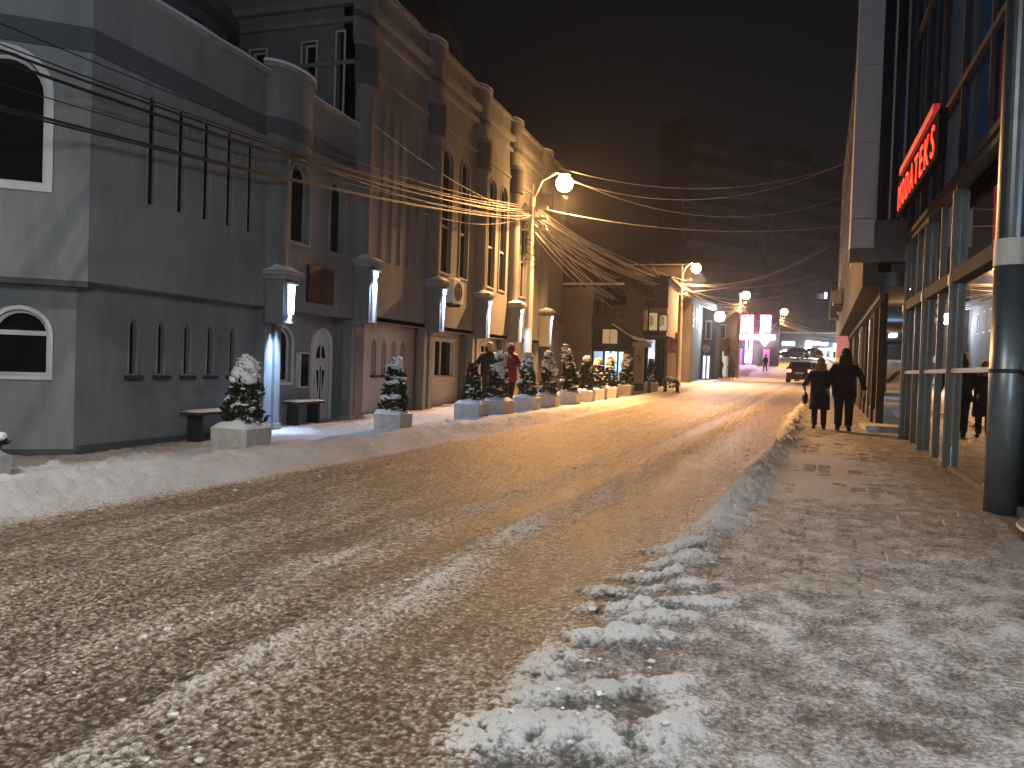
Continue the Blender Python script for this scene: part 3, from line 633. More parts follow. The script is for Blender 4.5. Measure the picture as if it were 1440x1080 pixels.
def planter(x, y, w, hgt, label, tlabel, h, rb, seed, lean=0, snowy=.5, top='cone', rz=0):
    z = gzf(y)+.12
    p = thing('planter', label, 'planter', (x, y, z), rz, 'concrete planters along the left kerb')
    bm = MB(); a = w/2; b_ = a*.93
    vs = [(-b_, -b_, -.2), (b_, -b_, -.2), (b_, b_, -.2), (-b_, b_, -.2), (-a, -a, hgt), (a, -a, hgt), (a, a, hgt), (-a, a, hgt)]
    c = a-.07; vs += [(-c, -c, hgt), (c, -c, hgt), (c, c, hgt), (-c, c, hgt), (-c, -c, hgt-.09), (c, -c, hgt-.09), (c, c, hgt-.09), (-c, c, hgt-.09)]
    fs = [(0, 1, 5, 4), (1, 2, 6, 5), (2, 3, 7, 6), (3, 0, 4, 7), (4, 5, 9, 8), (5, 6, 10, 9), (6, 7, 11, 10), (7, 4, 8, 11), (8, 9, 13, 12), (9, 10, 14, 13), (10, 11, 15, 14), (11, 8, 12, 15), (12, 13, 14, 15)]
    bm.add(vs, fs); part('box', bm, M_CONC, p, local=True)
    mb = MB(); n = 12; vs = []
    for i in range(n+1):
        for j in range(n+1):
            u, v = 2*i/n-1, 2*j/n-1; e = max(abs(u), abs(v)); d = math.hypot(u, v)
            vs.append((u*a*.99, v*a*.99, hgt+(.0 if e > .99 else .03+.13*max(0, 1-d*.8)+.05*mnoise.noise(Vector((u*2, v*2, seed))))))
    mb.add(vs, [(i*(n+1)+j, (i+1)*(n+1)+j, (i+1)*(n+1)+j+1, i*(n+1)+j+1) for i in range(n) for j in range(n)]); part('snow_heap', mb, M_SNOW, p, local=True, smooth=True)
    t = thing('conifer', tlabel, 'tree', (x, y, z+hgt+.02), random.uniform(0, 6), 'small snowy conifers in the planters')
    fol, sn, tr = tree_meshes(seed, h, rb, lean, snowy, top=top)
    part('trunk', tr, M_BARK, t, local=True); part('foliage', fol, M_LEAF, t, local=True, kind='stuff'); part('snow_load', sn, M_SNOW, t, local=True, smooth=True, kind='stuff')
    return t
planter(-6.92, 9.42, .58, .30, 'nearest whole concrete planter, heaped with snow, in front of the slit windows', 'scruffy conifer leaning left with a snow heap round its foot, nearest whole tree', .92, .24, 3, -.10, .75)
planter(-6.38, 13.0, .52, .30, 'lone concrete planter between the bench and the group of planters', 'slim dark conifer with a snow streak down its side, standing alone before the pilasters', .93, .20, 5, -.04, .35)
rows = [(16.6, -6.25, .86, .22, .18, 'first in the close row of planters, block turned to the kerb', 'dark green conifer with little snow, first in the close row'),
 (18.1, -6.15, 1.12, .27, .85, 'concrete planter before the man in black', 'conifer with a thick snow cap bent to the right, before the man in black'),
 (20.15, -6.05, 1.12, .28, .62, 'concrete planter just right of the person in red', 'conifer with a round snow cap just right of the person in red'),
 (22.0, -5.98, 1.18, .28, .8, 'concrete planter before the last lit wall lamp', 'evenly snowed conical conifer before the last lit wall lamp'),
 (24.0, -5.85, 1.42, .27, .55, 'concrete planter at the corner of the long grey building', 'tallest conifer of the row, with a snow shelf at its waist'),
 (25.9, -5.78, 1.08, .30, .30, 'concrete planter before the plain beige house wall', 'pointed bushy conifer flecked with snow before the beige house wall'),
 (27.6, -5.72, 1.02, .32, .42, 'concrete planter left of the lit shop window', 'broad speckled conifer left of the lit shop window'),
 (29.3, -5.62, 1.1, .32, .45, 'concrete planter before the lit shop window', 'broad conifer with snow on its right shoulder before the lit shop window'),
 (32.3, -5.55, 1.22, .34, .75, 'concrete planter left of the shop canopy pillar', 'heavily snowed conifer left of the shop canopy pillar'),
 (36.0, -5.05, 1.05, .30, .1, 'last concrete planter, behind the shop canopy pillar', 'thin dark conifer behind the shop canopy pillar')]
for i, (y, x, h, rb, sn_, l1, l2) in enumerate(rows): planter(x, y, .60, .31, l1, l2, h, rb*.76, 20+i, .12 if i in (1, 4) else random.uniform(-.03, .03), sn_, rz=random.uniform(-.06, .06))
planter(-7.25, 5.65, .56, .30, 'snow-buried concrete planter cut by the left edge of the picture', 'snow-buried conifer cut by the left edge of the picture', .5, .28, 77, 0, 1.0)
for i, (x, y, l) in enumerate([(-4.75, 33.3, 'short dark bollard left of the canopy pillar foot'), (-4.25, 34.6, 'short dark bollard right of the canopy pillar'), (-3.95, 36.6, 'short dark bollard nearest the second pole')]):
    b = thing('bollard', l, 'bollard', (x, y, gzf(y)), 0, 'short bollards along the left kerb')
    mb = MB(); mb.lathe([(.10, 0), (.085, .12), (.05, .5), (.035, .56)], 10); part('post', mb, M_BROWN, b, local=True)
    mb = MB(); mb.lathe([(.065, .5), (.07, .54), (.03, .60)], 10); part('cap', mb, M_DARK, b, local=True)

# ------------------------------------------------------------------ street lamps, poles and cables
def street_lamp(x, y, ztop, lx, ly, lz, power, label, colr=SODIUM, bowl=.17, arms=True, es=60):
    z0 = gzf(y); t = thing('street_lamp', label, 'street lamp', (x, y, z0), 0, 'street lamps on concrete poles')
    H = ztop-z0
    mb = MB(); mb.lathe([(.16, -.1), (.13, H*.5), (.10, H)], 10); part('pole', mb, M_POLE, t, local=True)
    mb = MB(); mb.lathe([(.05, H), (.035, H+.25), (.07, H+.3), (.02, H+.5)], 8); part('finial', mb, M_POLE, t, local=True)
    d = Vector((lx-x, ly-y, 0)); mb = MB(); mb.tube([(0, 0, H-.15), (d.x*.3, d.y*.3, (lz-z0)-.1), (d.x*.75, d.y*.75, lz-z0+.16), (d.x, d.y, lz-z0+.14)], [.035]*4, 6); part('arm', mb, M_STEEL, t, local=True)
    c = (d.x, d.y, lz-z0)
    mb = MB(); mb.lathe([(.02, .17), (bowl*.4, .15), (bowl*.72, .09), (bowl*.72, .06)], 16, c); h = part('lamp_head', mb, M_STEEL, t, local=True)
    mb = MB(); mb.lathe([(bowl*math.sin(PI*a/10), -bowl*.75+bowl*math.cos(PI*a/10)) for a in range(2, 10)]+[(.01, -bowl*1.75)], 20, c); part('bowl', mb, emis('lamp_bowl_%d' % int(es+colr[2]*100), tuple(colr), es), h, local=True, smooth=True)
    if arms:
        mb = MB()
        for k, zz in enumerate((H-.35, H-.7, H-1.05)):
            mb.box(-.55, .55, -.05, .05, zz-.04, zz+.04)
        ar = part('crossarm', mb, M_STEEL, t, local=True)
        for k, zz in enumerate((H-.35, H-.7, H-1.05)):
            for q in (-.5, -.3, .3, .5):
                mb = MB(); mb.lathe([(.02, zz+.04), (.032, zz+.07), (.02, zz+.09), (.030, zz+.11), (.012, zz+.13)], 8, (q, 0, 0)); part('insulator', mb, M_BAND, ar, local=True)
        mb = MB()
        rg = random.Random(int(x*10+y))
        for k in range(5):
            a = rg.random()*6; mb.tube([(math.cos(a+s)*.16*rg.uniform(.7, 1.4), math.sin(a+s)*.16, H-1.0-.25*k-.05*s+rg.uniform(-.05, .05)) for s in (0, 1, 2, 3, 4, 5)], .014, 5)
        part('cable_coil', mb, M_CABLED, t, local=True)
    L = bpy.data.lights.new('lamp_light', 'SPOT'); L.spot_size = R(156); L.spot_blend = 1; L.energy = power; L.color = colr; L.shadow_soft_size = .12
    lo = bpy.data.objects.new('lamp_light', L); col.objects.link(lo); lo.location = (lx, ly, lz-bowl*1.9-.05); dd = Vector((lx-x, 0, 0)); lo.rotation_euler = (-R(17) if y > 5 else 0, -R(18) if lx > x else 0, 0)
    return t
P0, P1, P2, P3, P4 = (-8.9, -1.5), (-7.84, 26.0), (-5.17, 48.0), (-2.75, 72.0), (.75, 100.0)
street_lamp(*P1, 7.2, -6.75, 26.0, 7.85, 3500, 'tall street lamp on the cable-laden pole beside the grey building, nearest lamp in view', bowl=.28)
street_lamp(*P2, 7.3, -4.37, 48.0, 7.8, 3300, 'second street lamp, on the pole by the dark shop beyond the billboards', bowl=.27)
street_lamp(*P3, 8.0, -2.25, 72.0, 8.55, 2600, 'third street lamp, above the pink lit sign', bowl=.33)
street_lamp(*P4, 8.6, 1.26, 100.0, 9.3, 2200, 'farthest street lamp, right of the pink lit sign', bowl=.38)
street_lamp(*P0, 7.6, -6.2, .8, 8.2, 1000, 'street lamp on the pole behind the left edge of the view', colr=(1, .89, .75), es=30)
NC = 0
def cable(a, b, sag, r, label, group, m=None, n=22):
    global NC
    a, b = Vector(a), Vector(b); mb = MB()
    mb.tube([a.lerp(b, i/n)-Vector((0, 0, sag*4*(i/n)*(1-i/n))) for i in range(n+1)], r, 4)
    o = part('cable', mb, m or M_CABLE); tag(o, label, 'cable', group); NC += 1; return o
rg = random.Random(5)
def jit(p, s=.25, z=.35): return (p[0]+rg.uniform(-s, s), p[1]+rg.uniform(-.1, .1), p[2]+rg.uniform(-z, z))
# along the facade from the first pole towards the camera
for zA, zB, r_, sg in ((4.5, 6.75, .017, .55), (4.42, 6.7, .016, .6), (4.62, 6.85, .009, .62), (4.36, 6.6, .009, .5), (4.9, 6.9, .008, .62), (4.0, 6.5, .008, .45)):
    cable((-7.75+rg.uniform(-.04, .04), -1.4, zA-.1), (-7.84, 25.9, zB), sg, r_, 'upper cable of the bundle sagging across the front of the grey building', 'upper cables along the grey building', M_CABLED)
for zA, r_ in ((3.55, .019), (3.50, .014)):
    cable((-7.7, -1.4, zA), (-7.84, 25.9, 6.45), .42, r_, 'thick lower cable of the pair crossing the slit windows', 'lower pair of cables along the grey building', M_CABLED)
for q in ((XU, 14.9, 6.6), (XU, 18.0, 5.2), (XU+.3, 12.3, 5.0)): cable((-7.84, 25.9, 6.6), q, .3, .012, 'slack service cable running from the first pole to the grey building', 'service cables to the grey building')
for k in range(20): cable(jit((-7.84, 26.05, 6.65), .3, .35), jit((-5.17, 47.9, 6.5), .35, .4), rg.uniform(.15, 1.1), rg.uniform(.016, .028), 'cable of the sagging bundle between the first and second lamp poles', 'cables between the first and second poles')
for k in range(7): cable(jit((-7.84, 26.05, 6.4)), jit((-6.9, 35.9, 4.6), .3, .3), rg.uniform(.1, .5), .014, 'service cable from the first pole down to the beige house', 'service cables to the beige house')
for k in range(3): cable(jit((-7.84, 26.05, 6.5)), jit((-5.9, 41.9, 5.0), .3, .3), rg.uniform(.3, .8), .013, 'service cable from the first pole to the building with the billboards', 'service cables to the billboard building')
for k in range(14): cable(jit((-5.17, 48.1, 6.4), .3, .3), jit((-2.75, 71.9, 7.2), .35, .4), rg.uniform(.1, .6), rg.uniform(.016, .026), 'cable of the bundle between the second and third lamp poles', 'cables between the second and third poles')
for k in range(6): cable(jit((-5.17, 47.9, 6.3), .3, .3), (rg.uniform(-7.2, -5.6), rg.uniform(41, 44), rg.uniform(5.2, 7.4)), rg.uniform(.1, .4), .014, 'short cable fanning from the second pole to the houses on the left', 'cables fanning left of the second pole')
for k in range(5): cable(jit((-5.17, 48.1, 6.5), .3, .3), (3.1, rg.uniform(52, 60), rg.uniform(8, 10.5)), rg.uniform(.6, 1.1), .016, 'cable rising from the second pole across the street', 'cables crossing the street at the second pole')
for k in range(12): cable(jit((-2.75, 72.1, 7.3), .4, .3), jit((.75, 99.9, 7.9), .4, .4), rg.uniform(.5, 1.6), rg.uniform(.022, .034), 'cable of the bundle between the third and farthest lamp poles', 'cables beyond the third pole')
for k in range(8): cable(jit((.75, 100.1, 7.9), .3, .3), (rg.uniform(9, 14), rg.uniform(112, 124), rg.uniform(6.5, 8)), rg.uniform(.3, 1.2), .03, 'cable trailing right from the farthest lamp pole', 'cables right of the farthest pole')
for k in range(5): cable(jit((-2.75, 71.9, 7.1), .3, .3), (rg.uniform(-5.5, -4.5), 67, rg.uniform(5.2, 6.3)), .2, .02, 'short cable dropping left from the third pole', 'cables left of the third pole')
cable((-6.85, 26.0, 8.13), (2.2, 31, 9.1), .75, .013, 'topmost thin cable crossing the street from the nearest lamp', 'cables crossing the street from the first pole')
cable((-7.0, 26.1, 7.9), (2.15, 29, 8.7), 1.0, .013, 'second thin cable crossing the street from the nearest lamp', 'cables crossing the street from the first pole')
cable((-7.0, 26.1, 8.0), (2.3, 32, 8.15), 1.05, .013, 'third and slackest cable crossing the street from the nearest lamp', 'cables crossing the street from the first pole')
cable((-7.7, 26.1, 6.9), (2.2, 30, 6.75), .45, .013, 'lowest cable crossing the street from the first pole to the white-piered building', 'cables crossing the street from the first pole')

# ------------------------------------------------------------------ glass building on the right
gb = thing('glass_building', 'glass-fronted shop building with steel column and red lit sign at the right edge', 'building', (4, 8, 0))
RD = Vector((-.025, -1, 0)).normalized(); U0 = 18.2
def ru(y): return U0-y           # u from world-ish distance along the front
G = Fr((2.13+.025*U0, U0), RD)   # outward normal faces the street
z0f = .18
# fins, glass and rails of the ground floor
fins = [17.75, 15.3, 12.75, 7.3, 6.2, 3.2, .2, -2.8]
for y in fins:
    mb = MB(); G.box(mb, ru(y)-.05, ru(y)+.05, .05, 4.28, -.02, .05); f = part('fin', mb, M_MULL, gb)
    mb = MB(); G.box(mb, ru(y)-.012, ru(y)+.012, .25, 4.2, .052, .085); part('fin_edge', mb, M_STEEL, f)
    mb = MB(); G.box(mb, ru(y)-.065, ru(y)+.065, 2.86, 3.0, -.015, .10); part('bracket', mb, M_FRAME, f)
ed = [18.15]+fins+[-5.8]
for i in range(len(ed)-1):
    a, b = ru(ed[i])+.055, ru(ed[i+1])-.055
    if b-a < .25: continue
    k = 2 if b-a > 1.6 else 1
    for j in range(k):
        c, d = a+(b-a)*j/k+.01, a+(b-a)*(j+1)/k-.01
        for zz0, zz1 in ((.30, 1.62), (1.68, 2.88), (3.06, 4.22)):
            mb = MB(); G.box(mb, c, d, zz0, zz1, -.035, -.02); part('pane', mb, M_GLASSS, gb)
        if j: mb = MB(); G.box(mb, c-.03, c+.01, .28, 4.25, -.03, .03); part('mullion', mb, M_MULL, gb)
    for zz0, zz1, o in ((.10, .30, .02), (1.62, 1.68, .03), (2.88, 3.06, .07), (4.22, 4.30, .05)):
        mb = MB(); G.box(mb, a, b, zz0, zz1, -.045, o); part('rail', mb, M_MULL if zz0 < 2.8 else M_BAND, gb)
# kerb-like plinth and stoop
mb = MB(); G.box(mb, 0, 25, -.1, .22, -.2, .05); part('plinth', mb, mat('granite', (.12, .10, .09), .4, var=.4, scale=30), gb)
# shop interior: floor, back wall, ceiling, display stands, a few dim lamps
mb = MB(); G.box(mb, .1, 24, .05, .14, -6, -.21); part('shop_floor', mb, mat('shop_floor_tile', (.22, .17, .13), .25), gb)
mb = MB(); G.box(mb, .1, 24, .14, 4.2, -6.2, -6.0); part('back_wall', mb, mat('shop_wall', (.36, .56, .60), .8, var=.3, scale=1.2), gb)
mb = MB(); G.box(mb, -.05, 24, 4.30, 4.42, -6.2, -.0); part('ceiling', mb, mat('shop_ceiling', (.35, .36, .36), .8), gb)
mb = MB(); G.box(mb, -.05, .04, .0, 4.3, -6.2, -.05); part('wall', mb, M_DARKB, gb)
mrack = mat('clothes_bolt', (.20, .22, .26), .9, var=.5, scale=12)
for k, y in enumerate((16.6, 13.6, 10.8, 7.6, 5.0)):
    mb = MB(); G.box(mb, ru(y)-.5, ru(y)+.5, .14, .7, -2.4, -1.6); st = part('display_stand', mb, M_DARKB, gb)
    for j in range(5): mb = MB(); mb.lathe([(.06, .70), (.07, 1.5+.1*(j % 2))], 8, tuple(G.pt(ru(y)-.4+.2*j, 0, -2.0))); part('fabric_roll', mb, mrack, st)
for k, y in enumerate((16.2, 12.8, 9.0)):
    mb = MB(); G.box(mb, ru(y)-.5, ru(y)+.5, 4.26, 4.30, -1.6, -1.4); part('ceiling_light', mb, emis('dim_blue_tube', (.40, .70, .9), 12), gb)
    L = bpy.data.lights.new('shop_light', 'AREA'); L.shape = 'RECTANGLE'; L.size = 1; L.size_y = .2; L.energy = 110; L.color = (.50, .80, 1)
    lo = bpy.data.objects.new('shop_light', L); col.objects.link(lo); lo.location = G.pt(ru(y), 4.22, -1.5)
# the lit part of the shop behind the camera's shoulder: cool tubes that spill over the pavement
for k, y in enumerate((2.0, -1.5)):
    mb = MB(); G.box(mb, ru(y)-.9, ru(y)+.9, 4.20, 4.26, -.9, -.6); part('ceiling_light', mb, emis('bright_tube', (.80, .90, 1), 14), gb)
    L = bpy.data.lights.new('window_light', 'AREA'); L.shape = 'RECTANGLE'; L.size = 2.4; L.size_y = 2.0; L.energy = 430; L.color = (.86, .93, 1)
    lo = bpy.data.objects.new('window_light', L); col.objects.link(lo); p = G.pt(ru(y), 4.0, -.55); lo.location = p
    dv = Vector((-1.0, 3.2-y, 0))-p; lo.rotation_euler = dv.to_track_quat('-Z', 'Y').to_euler()
# round steel column with its pale collar, before the glass
cx, cy = 2.25, 9.10
mb = MB(); mb.lathe([(.172, .02), (.172, 2.66)], 32, (cx, cy, 0)); cl = part('column', mb, mat('column_steel', (.20, .25, .29), .38, metal=.75, var=.15, bump=.05), gb, smooth=False)
for p in cl.data.polygons: p.use_smooth = len(p.vertices) == 4
mb = MB(); mb.lathe([(.180, 2.66), (.180, 2.92)], 32, (cx, cy, 0)); part('collar', mb, M_WHITEP, cl)
mb = MB(); mb.lathe([(.172, 2.92), (.172, 13.4)], 32, (cx, cy, 0)); part('column_upper_shaft', mb, mat('dark_steel', (.12, .15, .18), .35, metal=.7, bump=.02), cl)
mb = MB(); mb.lathe([(.173, 1.60), (.178, 1.605), (.178, 1.635), (.173, 1.64)], 32, (cx, cy, 0)); part('band', mb, M_DARK, cl)
# rounded granite stoop of two steps with metal nosing
for k, (rr, zt) in enumerate(((1.75, .13), (1.25, .24))):
    c0 = (3.30, 7.55+.12*k, 0); prof = [(rr, -.1), (rr, .09+gzf(7)+zt-.13), (rr-.02, .10+gzf(7)+zt-.13)]
    mb = MB(); mb.lathe(prof, 40, c0, PI*.42, PI*1.5); part('step', mb, mat('black_granite', (.02, .02, .022), .18, var=.6, scale=40, bump=.05), gb)
    mb = MB(); mb.lathe([(rr+.004, .075+gzf(7)+zt-.13), (rr+.012, .085+gzf(7)+zt-.13), (rr+.004, .105+gzf(7)+zt-.13), (rr-.03, .106+gzf(7)+zt-.13)], 40, c0, PI*.42, PI*1.5); part('nosing', mb, M_STEEL, gb)
# upper storeys: panes of blue glass in a grid of mullions
ycols = [18.12, 16.3, 14.5, 12.7, 10.9, 9.1, 7.3, 5.5, 3.7, 1.9, .1, -1.7, -3.5, -5.3]; zrows = [4.42, 5.7, 8.3, 10.9, 13.5]
for i in range(len(ycols)-1):
    for j in range(len(zrows)-1):
        mb = MB(); G.box(mb, ru(ycols[i])+.035, ru(ycols[i+1])-.035, zrows[j]+.05, zrows[j+1]-.05, -.04, 0); part('pane', mb, M_GLASSB, gb)
for y in ycols: mb = MB(); G.box(mb, ru(y)-.03, ru(y)+.03, 4.43, 13.5, -.06, .05); part('mullion', mb, M_DARKB, gb)
for z in zrows: mb = MB(); G.box(mb, -.02, 23.6, z-.045, z+.045, -.055, .06); part('transom', mb, M_DARKB, gb)
mb = MB(); G.box(mb, 0.06, 23.5, 4.45, 13.5, -2.6, -2.4); part('back_wall', mb, emis('blue_glow_sheet', (.05, .13, .24), .38), gb)  # glowing sheet added behind the panes so the glass looks blue
for y in ycols[1:-1:2]: mb = MB(); G.box(mb, ru(y)-.15, ru(y)+.15, 4.5, 13.4, -1.1, -.8); part('room_pillar', mb, M_WHITEP, gb)
# sign: board, raised red lit letters, red strip above
mb = MB(); G.box(mb, ru(15.7), ru(11.4), 4.36, 4.97, .40, .50); sg = part('sign_board', mb, mat('matt_black_board', (.012, .012, .012), .95, spec=.05, bump=0), gb)
m_red = emis('red_letter', (1, .016, .010), 1.3)
def letters(txt, P, Dv, height, width, m_, parent, name='letter', gap=1.0, ext=.03):
    adv = width/len(txt)
    for i, ch in enumerate(txt):
        if ch == ' ': continue
        cu_ = bpy.data.curves.new(name, 'FONT'); cu_.body = ch; cu_.size = height*1.38; cu_.extrude = ext; cu_.align_x = 'CENTER'; cu_.resolution_u = 3; cu_.offset = 0
        tmp = bpy.data.objects.new('tmp', cu_); col.objects.link(tmp); dg = bpy.context.evaluated_depsgraph_get()
        me = bpy.data.meshes.new_from_object(tmp.evaluated_get(dg)); bpy.data.objects.remove(tmp); bpy.data.curves.remove(cu_)
        xs = [v.co.x for v in me.vertices]; wd = max(xs)-min(xs); sx = min(1.1, adv*.72/max(wd, .01)); cx_ = (max(xs)+min(xs))/2
        Dn = Vector(Dv).normalized(); N = Vector((Dn.y, -Dn.x, 0)); off = Vector(root_of(parent).location)
        for v in me.vertices: q = Vector(P)+Dn*(adv*(i+.5)+(v.co.x-cx_)*sx)+Vector((0, 0, v.co.y))+N*(v.co.z+ext); v.co = q-off
        me.materials.clear(); me.materials.append(m_); o = bpy.data.objects.new(name, me); col.objects.link(o); o.parent = parent
letters('MODATEKS', G.pt(ru(15.5), 4.44, .505), RD, .44, 3.95, m_red, sg, ext=.006)
mb = MB(); G.box(mb, ru(15.35), ru(11.8), 5.03, 5.15, .44, .52); part('red_strip', mb, emis('dim_red', (.8, .03, .05), .11), sg)
L = bpy.data.lights.new('sign_light', 'AREA'); L.shape = 'RECTANGLE'; L.size = 3.6; L.size_y = .5; L.energy = .5; L.color = (1, .05, .03)
lo = bpy.data.objects.new('sign_light', L); col.objects.link(lo); lo.location = G.pt(ru(13.5), 4.66, .58); lo.rotation_euler = (0, R(90), R(180)+math.atan2(.025, 1)*-1)
# white pier facing the camera where the next block steps out, with its glazed return
K = Fr((1.48, 18.2), (1, 0))
for z0, z1 in ((4.22, 4.82), (4.835, 6.4), (6.415, 8.0), (8.015, 9.6), (9.615, 11.2), (11.215, 12.8)):
    mb = MB(); K.box(mb, 0, .46, z0, z1, -.3, 0); part('panel', mb, M_WHITEP, gb)
mb = MB(); K.box(mb, 0, 1.1, 3.95, 4.21, -.3, .0); part('soffit_box', mb, M_PILL, gb)
mb = MB(); K.box(mb, .47, 1.08, 4.215, 4.80, -.25, -.06); part('panel', mb, M_PILL, gb)
for z0, z1 in ((4.85, 6.4), (6.45, 8.0), (8.05, 9.6), (9.65, 11.2), (11.25, 12.8)):
    for a, b in ((.50, .70), (.76, .95)):
        mb = MB(); K.box(mb, a, b, z0, z1, -.14, -.12); part('pane', mb, M_GLASSB, gb)
for a in (.475, .73, .97): mb = MB(); K.box(mb, a-.014, a+.02, 4.82, 12.8, -.15, -.05); part('mullion', mb, M_WHITEP, gb)
mb = MB(); K.box(mb, .47, 1.1, 4.8, 12.8, -.6, -.2); part('dark_room', mb, M_DARK, gb)

# next block on the right: overhanging storeys above a row of shops
nb2 = thing('shop_block', 'dark apartment block with overhanging storeys above shops, beyond the white pier on the right', 'building', (5, 30, 0))
ND = Vector((-.055, -1, 0)).normalized(); NB = Fr((1.78+.055*31, 18.5+31), ND); LEN = 31.0
def nu(y): return 49.5-y
mb = MB(); 
hs = [rect(nu(y)-.5, nu(y)+.5, z, z+1.3) for y in range(21, 48, 3) for z in (5.0, 7.8, 10.6)]
wall(NB, nb2, rect(0, LEN, 3.75, 13.0), hs, 0, m=M_DARKB)
for y in range(21, 48, 3):
    for z in (5.0, 7.8, 10.6): window(NB, nb2, rect, nu(y)-.5, nu(y)+.5, z, z+1.3, 0, vbars=(nu(y),), recess=.1)
for y in (38.0, 44.0):
    for z in (4.6,):
        mb = MB(); NB.box(mb, nu(y)-1.2, nu(y)+1.2, z-.12, z, 0.003, .45); bl = part('balcony', mb, M_PILL, nb2)
        mb = MB(); NB.box(mb, nu(y)-1.2, nu(y)+1.2, z+.003, z+.85, .40, .45); part('railing', mb, M_BAND, bl)
mb = MB(); NB.box(mb, 0, LEN, 3.45, 3.75, -3.2, .0); part('soffit', mb, M_BAND, nb2)
mb = MB(); NB.box(mb, 0, LEN, 3.20, 3.45, -.45, -.35); part('fascia', mb, M_BAND, nb2)
NS = Fr(tuple((Vector((1.50+.055*31, 49.5, 0))-NB.N*.80).xy), ND)
for k in range(15):
    u = 1+k*2.02; z0 = gzf(49.5-u)+.1
    mb = MB(); NS.box(mb, u-.12, u+.12, z0-.2, 3.45, -.1, .06); part('pier', mb, M_PLINTH if k % 3 else M_MULL, nb2)
    if u+1.9 < LEN:
        for a, b in ((u+.15, u+1.0), (u+1.06, u+1.88)):
            mb = MB(); NS.box(mb, a, b, z0+.35, 3.15, -.05, -.03); part('pane', mb, M_GLASSS, nb2)
        mb = MB(); NS.box(mb, u+.125, u+1.9, z0-.2, z0+.33, -.06, .0); part('stall_riser', mb, M_BROWN, nb2)
mb = MB(); NS.box(mb, 0, LEN, .0, 3.4, -3.0, -2.9); part('back_wall', mb, mat('warm_shop_wall', (.22, .17, .12), .8), nb2)
mb = MB(); mb.box(3.5, 6.2, 49.3, 49.6, 0, 13); part('wall', mb, M_DARKB, nb2)
mb = MB(); mb.box(2.15, 6.2, 18.9, 19.1, 4.0, 13); part('wall', mb, M_DARKB, nb2)
for k, (u, c, s) in enumerate(((27.4, (1, .55, .2), 3), (20.4, (.5, .65, 1), 3), (13.3, (1, .6, .3), 4), (7.0, (.7, .8, 1), 4))):
    z0 = gzf(49.5-u); mb = MB(); NS.box(mb, u-.4, u+.4, 2.9, 3.0, -1.0, -.8); part('ceiling_light', mb, emis('shop_tube_%d' % k, c, s*3), nb2)
    L = bpy.data.lights.new('shop_light', 'POINT'); L.energy = 10; L.color = c; L.shadow_soft_size = .2; lo = bpy.data.objects.new('shop_light', L); col.objects.link(lo); lo.location = NS.pt(u, 2.75, -.9)
for k, (y, o0, z0, z1, c, cn, s) in enumerate(((39.5, .12, 2.4, 3.4, (.75, .25, .25), 'red and white', .22), (44, .1, 2.3, 3.2, (.9, .6, .15), 'yellow', .3))):
    sgn = thing('projecting_sign', f'{cn} lit sign projecting from the shops on the right', 'sign', tuple(NS.pt(nu(y), z0, o0)))
    mb = MB(); NS.box(mb, nu(y)-.06, nu(y)+.06, z0, z1, o0, o0+.5); part('light_box', mb, emis('sign_'+cn[:3], c, s), sgn)
    mb = MB(); NS.box(mb, nu(y)-.02, nu(y)+.02, z0+.3, z0+.4, .07, o0); part('bracket', mb, M_DARK, sgn)
ac2 = thing('air_conditioner', 'white air conditioner high on the overhanging block on the right', 'air conditioner', tuple(NB.pt(nu(36), 4.9, 0)))
mb = MB(); NB.box(mb, nu(36)-.4, nu(36)+.4, 4.55, 5.1, .08, .40); part('casing', mb, M_FRAME, ac2)
mb = MB(); NB.box(mb, nu(36)-.25, nu(36)+.25, 4.62, 5.02, .401, .42); part('fan_grille', mb, M_DARK, ac2)
mb = MB(); NB.box(mb, nu(36)-.3, nu(36)+.3, 4.5, 4.548, .003, .38); part('bracket', mb, M_DARK, ac2)
# concrete step block on the pavement under the overhang
st = MB(); st.box(2.0, 2.9, 18.9, 20.2, .1, gzf(19)+.22); o = part('doorstep', st, M_CONC, None); tag(o, 'low concrete step on the pavement beside the women, at the corner of the glass front', 'step')

# ------------------------------------------------------------------ houses beyond the grey building, left side
def roof_quad(mb, pts, th=.12):
    n = len(pts); v = [Vector(p) for p in pts]; mb.add(v+[p-Vector((0, 0, th)) for p in v], [tuple(range(n)), tuple(reversed(range(n, 2*n)))]+[(i, i+n, (i+1) % n+n, (i+1) % n) for i in range(n)])
def windows_grid(F, parent, us, zs, w, h, base=0, m_=None, pm=None):
    for u in us:
        for z in zs: window(F, parent, rect, u-w/2, u+w/2, z, z+h, base, trim=.05, recess=.09, vbars=(u,) if w > .7 else (), fm=m_, pane_mat=pm)
ha = thing('beige_house', 'beige house with snowy hipped roof and dark balcony standing past the grey building', 'house', (-8, 38, .5))
FA = Fr((-12, 36), (1, 0))       # faces the camera
wall(FA, ha, rect(0, 4.15, 0, 5.25), [], 0, m=M_BEIGE)
wall(FA, ha, rect(4.15, 5.9, 3.35, 3.9), [], 0, m=M_DARKB)
mb = MB(); mb.box(-7.84, -7.80, 36.02, 39.8, .3, 5.25); part('wall', mb, M_BEIGE, ha)
mb = MB(); mb.box(-7.78, -6.1, 37.2, 37.4, 3.6, 5.2); part('wall', mb, M_DARKB, ha, label='recessed dark balcony wall')
for x in (-7.3, -6.7): mb = MB(); mb.box(x-.22, x+.22, 37.17, 37.195, 3.9, 5.0); part('pane', mb, M_GLASSD, ha)
mb = MB(); mb.box(-7.79, -6.08, 36.0, 36.05, 3.92, 4.45); part('railing', mb, M_BAND, ha)
for x in (-7.6, -7.2, -6.8, -6.4): mb = MB(); mb.box(x-.02, x+.02, 35.97, 35.995, 3.92, 4.5); part('railing_post', mb, M_BROWN, ha)
